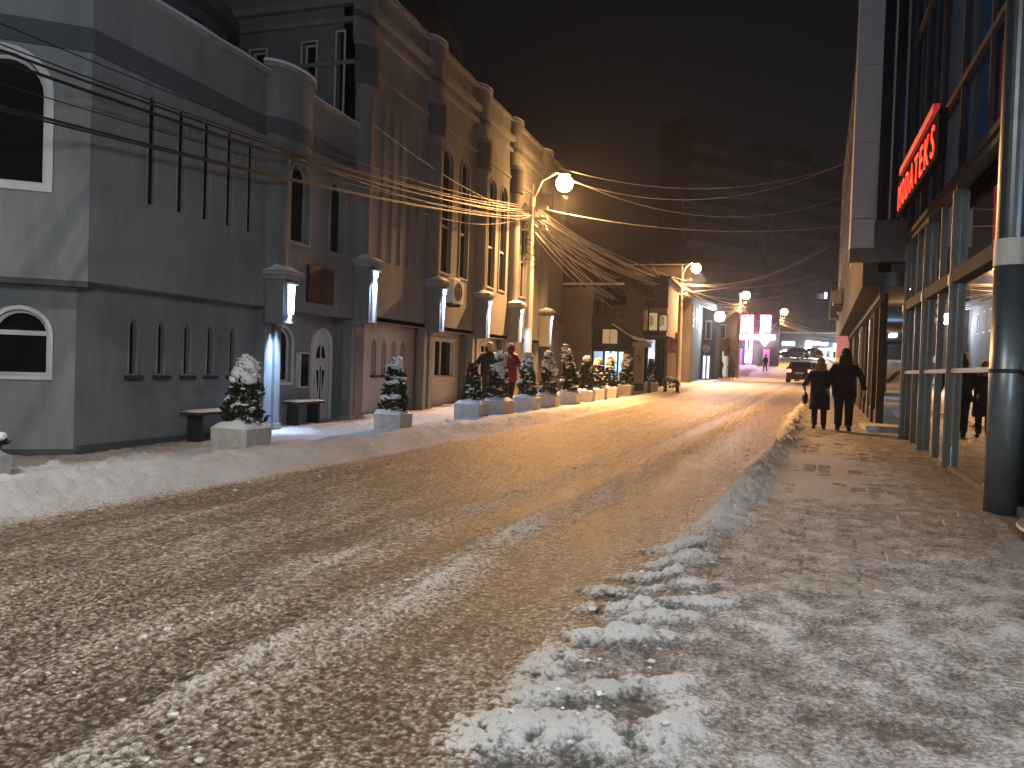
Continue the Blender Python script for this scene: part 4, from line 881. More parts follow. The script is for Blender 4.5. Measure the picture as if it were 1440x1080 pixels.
mb = MB(); mb.box(-6.3, -6.08, 36.06, 39.9, .3, 5.25); part('wall', mb, M_DARKB, ha)
mb = MB(); roof_quad(mb, [(-13, 35.4, 5.3), (-6.35, 35.4, 5.3), (-7.6, 38.2, 6.9), (-13, 38.2, 6.9)]); roof_quad(mb, [(-6.348, 35.4, 5.3), (-5.6, 41.4, 5.35), (-7.6, 38.21, 6.9)]); part('roof', mb, M_DARKB, ha)
mb = MB(); mb.box(-13, -6.3, 35.30, 35.42, 5.28, 5.38); part('snow_cover', mb, M_SNOW, ha)
mb = MB(); mb.box(-8.6, -8.2, 38.0, 38.4, 6.6, 7.6); part('chimney', mb, M_DARKB, ha)
# shopfront in the house
mb = MB(); mb.box(-7.78, -6.1, 36.0, 36.12, 2.42, 3.34); part('fascia', mb, M_DARK, ha)
for a, b in ((-7.72, -7.28), (-7.2, -6.95), (-6.9, -6.62), (-6.57, -6.32)):
    mb = MB(); mb.box(a-.02, b+.02, 36.08, 36.14, .95, 2.40); f = part('window', mb, M_DARK, ha)
    mb = MB(); mb.box(a+.02, b-.02, 36.055, 36.075, 1.0, 2.34); part('pane', mb, emis('shop_window_blue_%d' % (a < -7.25), (.42, .66, .78), .25 if a < -7.25 else .75), f)
mb = MB(); mb.box(-7.78, -6.1, 36.04, 36.14, .3, .94); part('stall_riser', mb, M_BAND, ha)
mb = MB(); mb.lathe([(.02, 2.02), (.10, 2.06), (.10, 2.18), (.02, 2.22)], 12, (-6.95, 35.92, 0)); part('wall_lamp', mb, emis('cool_tube2', (.75, .9, 1), 8), ha)
yp = thing('shop_sign', 'pair of pale yellow panels on the dark fascia above the lit shop window', 'sign', (-6.95, 35.9, 2.7))
for a in (-7.30, -6.95):
    mb = MB(); mb.box(a, a+.31, 35.93, 35.98, 2.70, 3.34); part('panel', mb, emis('yellow_panel', (.75, .55, .28), .13), yp)
mb = MB(); mb.box(-7.33, -6.60, 35.981, 35.998, 2.66, 3.37); part('frame', mb, M_DARK, yp)
cn = thing('shop_canopy', 'snow-covered sloping canopy on a square pillar in front of the lit shop', 'canopy', (-6.0, 36.8, .5))
mb = MB(); roof_quad(mb, [(-6.9, 35.9, 3.55), (-5.95, 35.9, 2.95), (-5.95, 37.9, 2.95), (-6.9, 37.9, 3.55)], .1); part('roof', mb, M_BROWN, cn)
mb = MB(); roof_quad(mb, [(-6.88, 35.88, 3.62), (-5.93, 35.88, 3.03), (-5.93, 37.88, 3.03), (-6.88, 37.88, 3.62)], .06); roof_quad(mb, [(-5.92, 35.86, 3.03), (-5.3, 35.86, 2.93), (-5.3, 37.9, 2.93), (-5.92, 37.9, 3.03)], .12); part('snow_cover', mb, M_SNOW, cn)
mb = MB(); mb.box(-5.95, -5.35, 35.95, 37.8, 2.62, 2.80); part('beam', mb, M_BEIGE, cn)
mb = MB(); mb.box(-5.84, -5.46, 36.0, 36.4, .3, 2.62); part('pillar', mb, M_BEIGE, cn)
mb = MB(); mb.box(-5.90, -5.40, 35.94, 36.46, .3, .95); part('plinth', mb, M_DARKB, cn)
mb = MB(); mb.box(-5.76, -5.54, 35.975, 35.995, 1.85, 2.25); part('poster', mb, mat('poster_paper', (.30, .24, .20), .7, var=.6, scale=9), cn)

hb = thing('billboard_shop', 'narrow brown shop house with lit yellow billboards on its upper floor', 'house', (-6, 43, .6))
FB = Fr((-8.4, 42), (1, 0))
wall(FB, hb, rect(0, 3.2, 4.8, 6.3), [], 0, m=M_DARKB); wall(FB, hb, rect(0, 1.85, .3, 4.8), [], 0, m=M_DARKB)
mb = MB(); mb.box(-5.25, -5.2, 42.01, 47, 3.4, 6.3); part('wall', mb, M_BEIGE, hb)
mb = MB(); mb.box(-8.4, -5.0, 41.6, 47, 6.3, 6.42); part('roof', mb, M_BROWN, hb)
mb = MB(); mb.box(-6.5, -5.22, 42.0, 42.15, 3.38, 3.55); part('beam', mb, M_BROWN, hb)
mb = MB(); mb.box(-6.5, -5.25, 43.2, 43.3, .3, 3.37); part('back_wall', mb, M_DARKB, hb)
for a, b, s in ((-6.35, -6.18, 0), (-6.12, -5.75, 1), (-5.70, -5.45, 0), (-5.42, -5.25, 0)):
    mb = MB(); mb.box(a-.02, b+.02, 42.05, 42.12, .95, 3.2); f = part('window', mb, M_BROWN, hb)
    mb = MB(); mb.box(a+.02, b-.02, 42.02, 42.045, 1.0, 3.14); part('pane', mb, emis('shop_window_cool', (.45, .55, .68), .5) if s else M_GLASSD, f)
mb = MB(); mb.box(-6.05, -5.80, 41.95, 42.0, 2.25, 2.5); part('window_lamp', mb, emis('cool_tube3', (.4, .6, 1), 5), hb)
mbd = mat('billboard_print', (.62, .48, .26), .6, var=.7, scale=5)
for k, (a, b) in enumerate(((-6.45, -6.12), (-6.08, -5.62), (-5.55, -5.12))):
    bb = thing('billboard', ('leftmost', 'middle', 'right-hand')[k]+' of the three lit yellow billboards above the narrow brown shop', 'billboard', (a, 41.7, 3.6), 0, 'lit billboards on the narrow brown shop')
    mb = MB(); mb.box(a, b, 41.70, 41.95, 3.58, 4.70-.12*k); part('frame', mb, M_BROWN, bb)
    mb = MB(); mb.box(a+.03, b-.03, 41.66, 41.695, 3.63, 4.64-.12*k); part('panel', mb, emis('billboard_light_%d' % k, ((.55, .33, .12), (.95, .70, .38), (.90, .70, .42))[k], (.08, .15, .15)[k]), bb)
    for q in range(3): mb = MB(); mb.box(a+.06+.07*q, a+.10+.07*q, 41.64, 41.657, 3.8+.06*q, 4.4-.05*q); part('print', mb, mbd, bb)
hc = thing('dark_shop_house', 'tall narrow dark house behind the second street lamp, with a framed sign on its side', 'house', (-5.3, 51, .9))
FC = Fr((-9, 50), (1, 0))
wall(FC, hc, rect(0, 4.3, 0, 7.9), [rect(3.0, 3.5, 4.5, 5.6)], 0, m=M_DARKB); window(FC, hc, rect, 3.0, 3.5, 4.5, 5.6, 0)
mb = MB(); mb.box(-4.72, -4.70, 50.02, 58, 0, 7.9); part('wall', mb, M_DARKB, hc)
for y in (51.2, 53.0, 54.8): window(Fr((-4.70, 0), (0, 1)), hc, rect, y-.3, y+.3, 4.4, 5.6, 0.0, recess=.015)
mb = MB(); mb.box(-9.1, -4.5, 49.8, 58.1, 7.9, 8.05); part('roof', mb, M_BROWN, hc)
mb = MB(); mb.box(-9, -4.6, 50, 58, 8.055, 8.13); part('snow_cover', mb, M_SNOW, hc)
fs_ = thing('framed_sign', 'pinkish framed poster sign on two posts before the dark house', 'sign', (-5.35, 46, .7))
mb = MB(); mb.box(-5.75, -4.98, 46.0, 46.08, 2.55, 3.75); part('frame', mb, M_BEIGE, fs_)
mb = MB(); mb.box(-5.68, -5.05, 45.97, 45.998, 2.62, 3.68); part('panel', mb, mat('sign_print', (.34, .20, .18), .6, var=.9, scale=4), fs_)
for x in (-5.7, -5.03): mb = MB(); mb.box(x-.03, x+.03, 46.0, 46.06, .6, 2.55); part('post', mb, M_DARK, fs_)
hd = thing('glass_corner_shop', 'grey shop with vertical white light strips left of the floodlight', 'house', (-4.4, 62, .9))
FD = Fr((-9, 60), (1, 0))
wall(FD, hd, rect(0, 5.1, 0, 6.6), [rect(3.6, 4.0, 4.0, 5.3), rect(4.4, 4.8, 4.0, 5.3)], 0, m=M_BAND)
for a in (3.6, 4.4): window(FD, hd, rect, a, a+.4, 4.0, 5.3, 0)
mb = MB(); mb.box(-3.9, -3.88, 60.02, 66, 0, 6.6); part('wall', mb, M_BAND, hd)
mb = MB(); mb.box(-9, -3.8, 59.9, 66, 6.6, 6.75); part('roof', mb, M_BROWN, hd)
for x in (-4.62, -4.34): mb = MB(); mb.box(x-.05, x+.05, 59.94, 59.995, 1.15, 2.75); part('light_strip', mb, emis('strip_white', (.85, .92, 1), 2.2), hd)
mb = MB(); mb.box(-5.4, -4.8, 59.95, 59.995, 1.1, 2.8); part('window', mb, M_GLASSD, hd)
hd2 = thing('satellite_dish', 'small round satellite dish on the grey shop beside the light strips', 'satellite dish', (-4.5, 59.7, 3.3))
mb = MB(); mb.lathe([(.02, 0), (.2, .03), (.30, .10), (.29, .11), (.19, .05), (.02, .02)], 16); d_ = part('dish', mb, M_POLE, hd2, local=True)
d_.data.transform(Matrix.Rotation(R(100), 4, 'X'))
mb = MB(); mb.box(-.02, .02, 0, .28, -.02, .02); part('bracket', mb, M_DARK, hd2, local=True)
# floodlight
fl = thing('floodlight', 'dazzling white floodlight high on the corner of the grey shop', 'floodlight', (-3.62, 59.5, 5.6))
mb = MB(); mb.box(-.34, .34, 0, .25, -.34, .34); part('housing', mb, M_STEEL, fl, local=True)
mb = MB(); mb.lathe([(.02, .06), (.2, .05), (.33, .0), (.33, -.04)], 20); lens = part('lens', mb, emis('flood_white', (.78, .88, 1), 90), fl, local=True); lens.data.transform(Matrix.Translation((0, -.04, 0)) @ Matrix.Rotation(R(90), 4, 'X'))
mb = MB(); mb.box(-.03, .03, .25, .50, -.03, .03); part('bracket', mb, M_DARK, fl, local=True)
L = bpy.data.lights.new('flood_light', 'SPOT'); L.energy = 700; L.color = (.78, .88, 1); L.spot_size = R(110); L.spot_blend = .4; L.shadow_soft_size = .15
lo = bpy.data.objects.new('flood_light', L); col.objects.link(lo); lo.location = (-3.62, 58.6, 5.4); lo.rotation_euler = (Vector((.5, 40, .5))-Vector((-3.95, 59.3, 5.8))).to_track_quat('-Z', 'Y').to_euler()
# building behind, with a pale green shopfront
he_ = thing('green_shopfront_house', 'dim house with a pale green lit shopfront beyond the floodlight', 'house', (-4.5, 74, 1))
FE = Fr((-8, 73), (1, 0))
wall(FE, he_, rect(0, 5.0, 0, 7.2), [rect(2.4, 2.9, 4.6, 5.8), rect(3.6, 4.1, 4.6, 5.8)], 0, m=M_DARKB)
for a in (2.4, 3.6): window(FE, he_, rect, a, a+.5, 4.6, 5.8, 0)
for a in (-5.55, -4.85, -4.15): mb = MB(); mb.box(a, a+.6, 72.9, 72.995, 1.2, 3.6); w = part('window', mb, M_DARK, he_); mb = MB(); mb.box(a+.05, a+.55, 72.87, 72.895, 1.25, 3.5); part('pane', mb, emis('green_shop', (.40, .50, .44), .35), w)
mb = MB(); mb.box(-8.2, -2.8, 72.7, 80, 7.2, 7.35); part('roof', mb, M_BROWN, he_)
mb = MB(); mb.box(-3.05, -3.0, 73.02, 80, 0, 7.2); part('wall', mb, M_DARKB, he_)
# shopping building with pink neon
ml_ = thing('shopping_building', 'dark shopping building carrying the glowing pink sign at the end of the street', 'building', (-2, 97, 2.5))
FM = Fr((-14, 96), (1, 0))
wall(FM, ml_, rect(0, 14.8, 0, 10.0), [rect(a, a+1.1, 7.3, 8.7) for a in (1.0, 3.5, 6.0)], 0, m=M_DARKB)
for a in (1.0, 3.5, 6.0): window(FM, ml_, rect, a, a+1.1, 7.3, 8.7, 0)
mb = MB(); mb.box(-14, .8, 96.02, 108, 10.0, 10.2); part('roof', mb, M_BROWN, ml_)
for a in (-4.0, -2.9, -1.0): mb = MB(); mb.box(a, a+.9, 95.9, 95.995, 2.3, 4.6); w = part('window', mb, M_DARK, ml_); mb = MB(); mb.box(a+.06, a+.84, 95.87, 95.895, 2.4, 4.5); part('pane', mb, emis('dim_magenta_glass', (.35, .12, .28), .5), w)
ns = thing('neon_sign', 'glowing pink and white sign of two upright light boxes over a long light bar', 'sign', (-1.8, 95.5, 3))
m_pk = emis('neon_pink', (1, .08, .28), 1.6); m_wt = emis('neon_white', (1, .82, .95), 9); m_bl = emis('neon_blue', (.45, .55, 1), 5)
mb = MB(); mb.box(-3.65, -.1, 95.60, 95.78, 5.3, 8.5); part('sign_board', mb, mat('magenta_board', (.25, .03, .10), .5), ns)
for a, b in ((-3.45, -2.05), (-1.35, -.15)):
    mb = MB(); mb.box(a, b, 95.50, 95.598, 6.1, 8.35); bx = part('light_box', mb, m_pk, ns)
    n = 3 if a < -3 else 2
    for k in range(n): mb = MB(); w = (b-a)/n; mb.box(a+w*k+.07, a+w*(k+1)-.07, 95.44, 95.498, 6.2+.25*(k == 1), 8.25); part('neon_tube', mb, m_wt, bx)
mb = MB(); mb.box(-3.9, .3, 95.38, 95.49, 5.55, 6.05); part('light_bar', mb, m_wt, ns)
mb = MB(); F2 = Fr((0, 95.4), (1, 0)); F2.prism(mb, [(-1.3, 5.5), (-.75, 4.75), (-.2, 5.5)], 0, .08); part('arrow', mb, m_wt, ns)
for x, m_ in ((-2.75, m_bl), (-2.25, m_wt)): mb = MB(); mb.box(x-.09, x+.09, 95.4, 95.5, 2.9, 5.52); part('neon_tube', mb, m_, ns)
L = bpy.data.lights.new('neon_light', 'AREA'); L.shape = 'RECTANGLE'; L.size = 3.5; L.size_y = 3; L.energy = 130; L.color = (1, .35, .65)
lo = bpy.data.objects.new('neon_light', L); col.objects.link(lo); lo.location = (-1.8, 95.2, 6.5); lo.rotation_euler = (R(90), 0, R(180)); lo.rotation_euler = Vector((0, -1, -.1)).to_track_quat('-Z', 'Y').to_euler()
# row of far lit shops on the rise
fr = thing('far_shop_row', 'low row of brightly lit shops on the rise at the end of the street', 'building', (8, 122, 4))
FF = Fr((1.2, 121), (1, 0))
wall(FF, fr, rect(0, 15, 3, 7.6), [], 0, m=M_BAND)
mb = MB(); mb.box(1.0, 16.4, 120.8, 130, 7.6, 7.8); part('roof', mb, M_SNOW, fr)
m_w = emis('far_white', (.90, 1.0, .97), 9); 
for a, b, c, d, mm in ((.2, 1.9, 5.85, 6.4, emis('far_bluewhite', (.65, .8, 1), 2.6)), (3.4, 4.1, 5.3, 6.5, m_w), (4.15, 5.3, 6.0, 6.5, emis('far_pink', (1, .35, .5), 3)), (5.4, 6.3, 5.95, 6.35, emis('far_blue', (.35, .45, 1), 3.4)),
                   (5.65, 5.8, 3.95, 5.5, m_w), (6.75, 6.9, 3.95, 5.5, m_w), (5.8, 6.75, 5.35, 5.5, m_w), (7.1, 9.4, 5.6, 6.25, m_w), (7.1, 10.6, 5.25, 5.55, m_w), (4.1, 4.9, 4.7, 5.2, m_w), (.5, .8, 4.3, 5.2, m_w), (0.0, .15, 4.3, 5.0, m_w)):
    mb = MB(); FF.box(mb, a, b, c, d, .05, .2); part('lit_sign', mb, mm, fr)
for a in (1.1, 2.2, 3.3, 6.0, 7.4, 8.5, 9.6): mb = MB(); FF.box(mb, a-.35, a+.35, 4.0, 5.1, .003, .06); part('window', mb, M_GLASSD, fr)
L = bpy.data.lights.new('far_shop_light', 'AREA'); L.shape = 'RECTANGLE'; L.size = 9; L.size_y = 1.5; L.energy = 900; L.color = (.85, .95, 1)
lo = bpy.data.objects.new('far_shop_light', L); col.objects.link(lo); lo.location = (7.5, 120.2, 5.7); lo.rotation_euler = Vector((0, -1, -.25)).to_track_quat('-Z', 'Y').to_euler()
# far apartment slab with stepped balconies
ta = thing('apartment_tower', 'dim tall apartment block with rows of balconies rising behind the street end', 'building', (2, 140, 5))
D45 = Vector((.70, .714, 0)).normalized(); FT = Fr((-14, 126), D45)
for k, (u0_, u1_, zt) in enumerate(((0, 9, 41), (9, 18, 38), (18, 27, 40), (27, 36, 38))):
    wall(FT, ta, rect(u0_, u1_-.02, 2, zt), [], -.8*(k % 2), m=M_DARKB, thick=6)
    us = [u0_+1.6+2.9*i for i in range(3)]
    for z in range(6, int(zt)-3, 3):
        for u in us: 
            mb = MB(); FT.box(mb, u-.55, u+.55, z+.9, z+2.4, -.8*(k % 2)+.003, -.8*(k % 2)+.06); w = part('window', mb, M_PLINTH, ta)
        mb = MB(); FT.box(mb, u0_+.3, u1_-.3, z-.15, z+.85, -.8*(k % 2)+.003, -.8*(k % 2)+1.1); part('balcony', mb, M_PILL, ta)
for (u, z) in ((31.0, 15.0),): mb = MB(); FT.box(mb, u-.2, u+.2, z, z+1.0, 1.0, 1.15); part('lit_window', mb, emis('far_window', (.7, .8, 1), 3), ta)

# ------------------------------------------------------------------ cars
def car(x, y, z, rz, label, paint, k=0):
    c = thing('parked_car', label, 'car', (x, y, z), rz, 'cars parked at the end of the right kerb')
    m_p = mat('car_paint_%d' % k, paint, .35, metal=.3, var=.1, bump=.02, coat=.6)
    # body: cross sections along the length (rear at -y)
    secs = [(-2.05, .42, .74, .38, .78), (-2.0, .30, .80, .28, .98), (-1.7, .22, .84, .24, 1.02), (-.9, .20, .86, .22, .98), (.6, .20, .86, .22, .95), (1.3, .22, .85, .24, .90), (1.9, .26, .78, .28, .74), (2.08, .36, .66, .40, .62)]
    mb = MB(); vs = []
    for (yy, zb, hw, zs, zt) in secs:
        vs += [(-hw*.9, yy, zb), (-hw, yy, zs+.15), (-hw, yy, (zs+zt)/2+.08), (-hw*.93, yy, zt), (hw*.93, yy, zt), (hw, yy, (zs+zt)/2+.08), (hw, yy, zs+.15), (hw*.9, yy, zb)]
    fs = [(i*8+j, i*8+(j+1) % 8, i*8+8+(j+1) % 8, i*8+8+j) for i in range(len(secs)-1) for j in range(8)]+[tuple(reversed(range(8))), tuple(range(56, 64))]
    mb.add(vs, fs); bd = part('body', mb, m_p, c, local=True)
    mb = MB(); vs = []
    for yy, hw, zt in ((-1.85, .74, 1.0), (-1.35, .66, 1.38), (-.3, .64, 1.44), (.35, .64, 1.40), (1.05, .74, .96)): vs += [(-.78 if zt < 1.1 else -.74, yy, .96), (-hw*.95, yy, zt), (hw*.95, yy, zt), (.78 if zt < 1.1 else .74, yy, .96)]
    mb.add(vs, [(i*4+j, i*4+(j+1) % 4, i*4+4+(j+1) % 4, i*4+4+j) for i in range(4) for j in range(4)]+[(3, 2, 1, 0), (16, 17, 18, 19)]); part('cabin', mb, m_p, c, local=True)
    mb = MB(); mb.add([(-.60, -1.83, 1.04), (.60, -1.83, 1.04), (.54, -1.41, 1.34), (-.54, -1.41, 1.34)], [(0, 1, 2, 3)]); mb.v = [(a, b-.02, d+.01) for a, b, d in mb.v]; part('rear_window', mb, M_GLASSD, c, local=True)
    for s in (-1, 1):
        mb = MB(); mb.add([(s*.765, -1.5, 1.0), (s*.765, .85, 1.0), (s*.645, .35, 1.35), (s*.645, -1.2, 1.35)], [(0, 1, 2, 3) if s > 0 else (3, 2, 1, 0)]); mb.v = [(a+s*.012, b, d) for a, b, d in mb.v]; part('side_window', mb, M_GLASSD, c, local=True)
        mb = MB(); mb.box(min(s*.52, s*.80), max(s*.52, s*.80), -2.06, -1.98, .70, .90); part('taillight', mb, emis('taillight', (1, .12, .06), 2.2), c, local=True)
        mb = MB(); mb.box(min(s*.60, s*.74), max(s*.60, s*.74), -2.075, -2.055, .74, .82); part('reversing_lamp', mb, emis('lamp_white', (1, .9, .8), 6), c, local=True)
        mb = MB(); mb.box(min(s*.86, s*1.0), max(s*.86, s*1.0), .55, .65, .92, 1.05); part('mirror', mb, m_p, c, local=True)
        for yy in (-1.3, 1.3):
            mb = MB(); q = MB(); q.lathe([(.14, -.09), (.30, -.09), (.32, -.06), (.32, .06), (.30, .09), (.14, .09)], 20); mb.v = [(s*.78+v[2], yy+v[0], .31+v[1]) for v in q.v]; mb.f = q.f; w = part('wheel', mb, M_DARK, c, local=True)
            q = MB(); q.lathe([(.03, -.10), (.19, -.095), (.19, .095), (.03, .10)], 12); mb = MB(); mb.v = [(s*.78+v[2], yy+v[0], .31+v[1]) for v in q.v]; mb.f = q.f; part('rim', mb, M_STEEL, w, local=True)
    mb = MB(); mb.box(-.26, .26, -2.07, -2.052, .60, .70); part('number_plate', mb, M_FRAME, c, local=True)
    mb = MB(); mb.box(-.78, .78, -2.10, -1.98, .32, .50); part('bumper', mb, M_DARK, c, local=True)
    mb = MB(); mb.blob((0, -.45, 1.43), .58, .8, .05, 2, .2, 2, k); part('snow_cover', mb, M_SNOW, c, local=True, smooth=True)
car(1.98, 59.0, gzf(59)+.10, R(-4), 'dark parked car with lit tail lights, nearest the walking women', (.05, .02, .02), 0)
car(2.75, 66.5, gzf(66.5)+.12, R(-6), 'second dark car parked just ahead of the one with lit tail lights', (.06, .05, .05), 1)
for i, (x, y, l) in enumerate(((3.2, 117.5, 'leftmost dark car parked before the far lit shops'), (5.0, 117.8, 'right-hand dark car parked before the far lit shops'))):
    car(x, y, gzf(y)+.05, R(70), l, (.04, .04, .05), 2)

# ------------------------------------------------------------------ people
def skin_mesh(nodes, edges, sub=2):
    """nodes: {name: (pos, radius)}; root is the first node"""
    me = bpy.data.meshes.new('s'); names = list(nodes); me.from_pydata([nodes[k][0] for k in names], [(names.index(a), names.index(b)) for a, b in edges], [])
    o = bpy.data.objects.new('tmp', me); col.objects.link(o); md = o.modifiers.new('s', 'SKIN'); md.use_smooth_shade = True
    for i, k in enumerate(names):
        r_ = nodes[k][1]; me.skin_vertices[0].data[i].radius = (r_, r_) if not hasattr(r_, '__len__') else r_; me.skin_vertices[0].data[i].use_root = (i == 0)
    s2 = o.modifiers.new('u', 'SUBSURF'); s2.levels = sub; s2.render_levels = sub
    dg = bpy.context.evaluated_depsgraph_get(); out = bpy.data.meshes.new_from_object(o.evaluated_get(dg)); bpy.data.objects.remove(o); return out
M_SKIN = mat('skin', (.45, .28, .20), .5, var=.05, bump=.03)
def person(label, x, y, rz, H, coat, trousers, hem=.50, stride=.10, arm_l=(.06, .0), arm_r=(.06, .0), hair='long', haircol=(.10, .07, .05), wide=1.0, hood=False, legw=1.0, zoff=.10, boots=(.02, .02, .02), group='people walking along the street'):
    p = thing('person', label, 'person', (x, y, gzf(y)+zoff), rz, group); s = H/1.7
    h = {}; W = wide
    h['pelvis'] = ((0, 0, .92), (.15*W, .11*W)); h['belly'] = ((0, .0, 1.06), (.14*W, .11*W)); h['chest'] = ((0, 0, 1.26), (.16*W, .115*W)); h['collar'] = ((0, -.01, 1.39), (.10*W, .08)); h['neck'] = ((0, 0, 1.46), .05); h['chin'] = ((0, .015, 1.52), .062); h['head'] = ((0, .0, 1.60), (.078, .092)); h['crown'] = ((0, -.005, 1.65), (.06, .07))
    ed = [('pelvis', 'belly'), ('belly', 'chest'), ('chest', 'collar'), ('collar', 'neck'), ('neck', 'chin'), ('chin', 'head'), ('head', 'crown')]
    for sd, nm, st, (sw, fwd) in ((-1, 'l', stride, arm_l), (1, 'r', -stride, arm_r)):
        h['hip'+nm] = ((sd*.095, 0, .86), .085*legw); h['knee'+nm] = ((sd*.10, st*.55+.02, .48), .058*legw); h['ank'+nm] = ((sd*.10, st-.03, .09+max(0, -st)*.25), .043*legw); h['toe'+nm] = ((sd*.115, st+.12, .035), .036)
        ed += [('pelvis', 'hip'+nm), ('hip'+nm, 'knee'+nm), ('knee'+nm, 'ank'+nm), ('ank'+nm, 'toe'+nm)]
        ex, ey, ez = sd*(.24*W+sw*.5), fwd*.3-.02, 1.10; wx, wy, wz = sd*(.25*W+sw), fwd+.02, .86+max(0, fwd)*.7
        h['sh'+nm] = ((sd*.17*W, 0, 1.365), .062); h['el'+nm] = ((ex, ey, ez), .046); h['wr'+nm] = ((wx, wy, wz), .030); h['palm'+nm] = ((wx, wy+.012, wz-.065), (.022, .034))
        ed += [('collar', 'sh'+nm), ('sh'+nm, 'el'+nm), ('el'+nm, 'wr'+nm), ('wr'+nm, 'palm'+nm)]
        for q, (dy, l) in enumerate(((-.032, .052), (-.011, .062), (.011, .060), (.030, .050))):
            a = 'f%d%s' % (q, nm); h[a] = ((wx-sd*.004, wy+.012+dy, wz-.105), .0085); h[a+'t'] = ((wx-sd*.02, wy+.014+dy, wz-.105-l*.8), .0075); ed += [('palm'+nm, a), (a, a+'t')]
        h['th'+nm] = ((wx-sd*.018, wy+.052, wz-.075), .010); h['tt'+nm] = ((wx-sd*.022, wy+.062, wz-.105), .008); ed += [('palm'+nm, 'th'+nm), ('th'+nm, 'tt'+nm)]
    me = skin_mesh(h, ed); me.transform(Matrix.Scale(s, 4)); me.materials.append(M_SKIN); b = bpy.data.objects.new('body', me); col.objects.link(b); b.parent = p
    def lp(name, mb, m_, smooth=True, par=None):
        mb.v = [(a*s, b_*s, c*s) for a, b_, c in mb.v]; return part(name, mb, m_, par or p, local=True, smooth=smooth)
    # face
    f = MB(); f.blob((0, .096, 1.578), .013, .018, .022, 2, .1); lp('nose', f, M_SKIN)
    for sd in (-1, 1):
        f = MB(); f.blob((sd*.030, .084, 1.605), .011, .008, .006, 2, 0); lp('eye', f, M_FRAME); f = MB(); f.blob((sd*.078, .0, 1.59), .010, .018, .028, 2, .1); lp('ear', f, M_SKIN)
    f = MB(); f.blob((0, .086, 1.540), .022, .008, .006, 2, 0); lp('mouth', f, mat('lips', (.32, .12, .10), .5))
    mc = mat('cloth_%d_%d' % (int(coat[0]*1000), int(coat[2]*1000)), coat, .9, var=.3, bump=.4, bscale=25); mt = mat('cloth_%d_%d' % (int(trousers[0]*1000), int(trousers[2]*1000)), trousers, .9, var=.3, bump=.3, bscale=25)
    # trousers and boots
    for sd, nm, st in ((-1, 'l', stride), (1, 'r', -stride)):
        f = MB(); f.tube([(sd*.08, 0, .96), (sd*.095, .005, .80), (sd*.10, st*.35+.01, .62), (sd*.10, st*.55+.02, .48), (sd*.10, st*.8, .28), (sd*.10, st-.03, .12+max(0, -st)*.2)], [.10*legw, .102*legw, .086*legw, .074*legw, .068*legw, .064*legw], 14); lp('trouser_leg', f, mt)
        f = MB(); z_ = max(0, -st)*.2; f.tube([(sd*.10, st-.03, .22+z_), (sd*.10, st-.035, .08+z_)], [.060, .056], 12); f.blob((sd*.112, st+.035, .045+z_*.3), .052, .125, .045, 2, .08); lp('boot', f, mat('boot_%d' % int(boots[0]*1000), boots, .5))
    # coat: lofted trunk with folds, sleeves, collar
    n = 28; rings = [(hem, .195*W, .165*W), (hem+.12, .190*W, .155*W), (.86, .180*W, .140*W), (1.00, .168*W, .130*W), (1.14, .178*W, .135*W), (1.28, .195*W, .135*W), (1.37, .175*W, .118*W), (1.425, .105*W, .088*W), (1.47, .078, .080)]
    rings = [r_ for i, r_ in enumerate(rings) if i < 1 or r_[0] > hem+.05]; vs = []
    for (z, rx, ry) in rings:
        for k in range(n):
            a = 2*PI*k/n; fo = 1+.05*mnoise.noise(Vector((math.cos(a)*2.2+x, math.sin(a)*2.2, z*2.5)))*(1 if z > 1 else 1.8)
            vs.append((math.cos(a)*rx*fo, math.sin(a)*ry*fo, z+(.012*math.sin(3*a) if z == hem else 0)))
    f = MB(); f.add(vs, [(i*n+k, i*n+(k+1) % n, (i+1)*n+(k+1) % n, (i+1)*n+k) for i in range(len(rings)-1) for k in range(n)]+[tuple(reversed(range(n)))])
    ct = lp('coat', f, mc)
    for sd, (sw, fwd) in ((-1, arm_l), (1, arm_r)):
        ex, ey, ez = sd*(.24*W+sw*.5), fwd*.3-.02, 1.10; wx, wy, wz = sd*(.25*W+sw), fwd+.02, .86+max(0, fwd)*.7
        a = Vector((sd*.155*W, 0, 1.355)); e = Vector((ex, ey, ez)); w = Vector((wx, wy, wz+.01))
        f = MB(); f.tube([a+Vector((-sd*.04, 0, .01)), a, a.lerp(e, .4), e, e.lerp(w, .5), w], [.045, .066, .066, .062, .056, .052], 14)
        for i, v in enumerate(f.v): q = 1+.06*mnoise.noise(Vector(v)*11); f.v[i] = (v[0]*1, v[1]*q, v[2])
        lp('sleeve', f, mc, par=ct)
    if hood:
        f = MB(); f.blob((0, -.015, 1.585), .115, .125, .145, 3, .12, 2.5, 4); lp('hood', f, mc)
    elif hair:
        mh = mat('hair_%d' % int(haircol[0]*1000), haircol, .55, var=.5, scale=30, bump=.7, bscale=40)
        f = MB(); f.blob((0, -.022, 1.625), .096, .105, .098, 3, .10, 3, 2)
        if hair == 'long':
            f.blob((0, -.065, 1.50), .105, .062, .135, 3, .25, 3, 5)
            for k in range(34):
                a = PI*(1.02+.96*k/33); q = Vector((math.cos(a)*.098, math.sin(a)*.088-.022, 1.56)); l = rg.uniform(.20, .29)
                f.tube([q, q+Vector((math.cos(a)*.018, -.012, -l*.5)), q+Vector((rg.uniform(-.02, .02)+math.cos(a)*.012, -.022, -l))], [.020, .018, .006], 5)
        lp('hair', f, mh)
    return p
BLK = (.018, .018, .022)
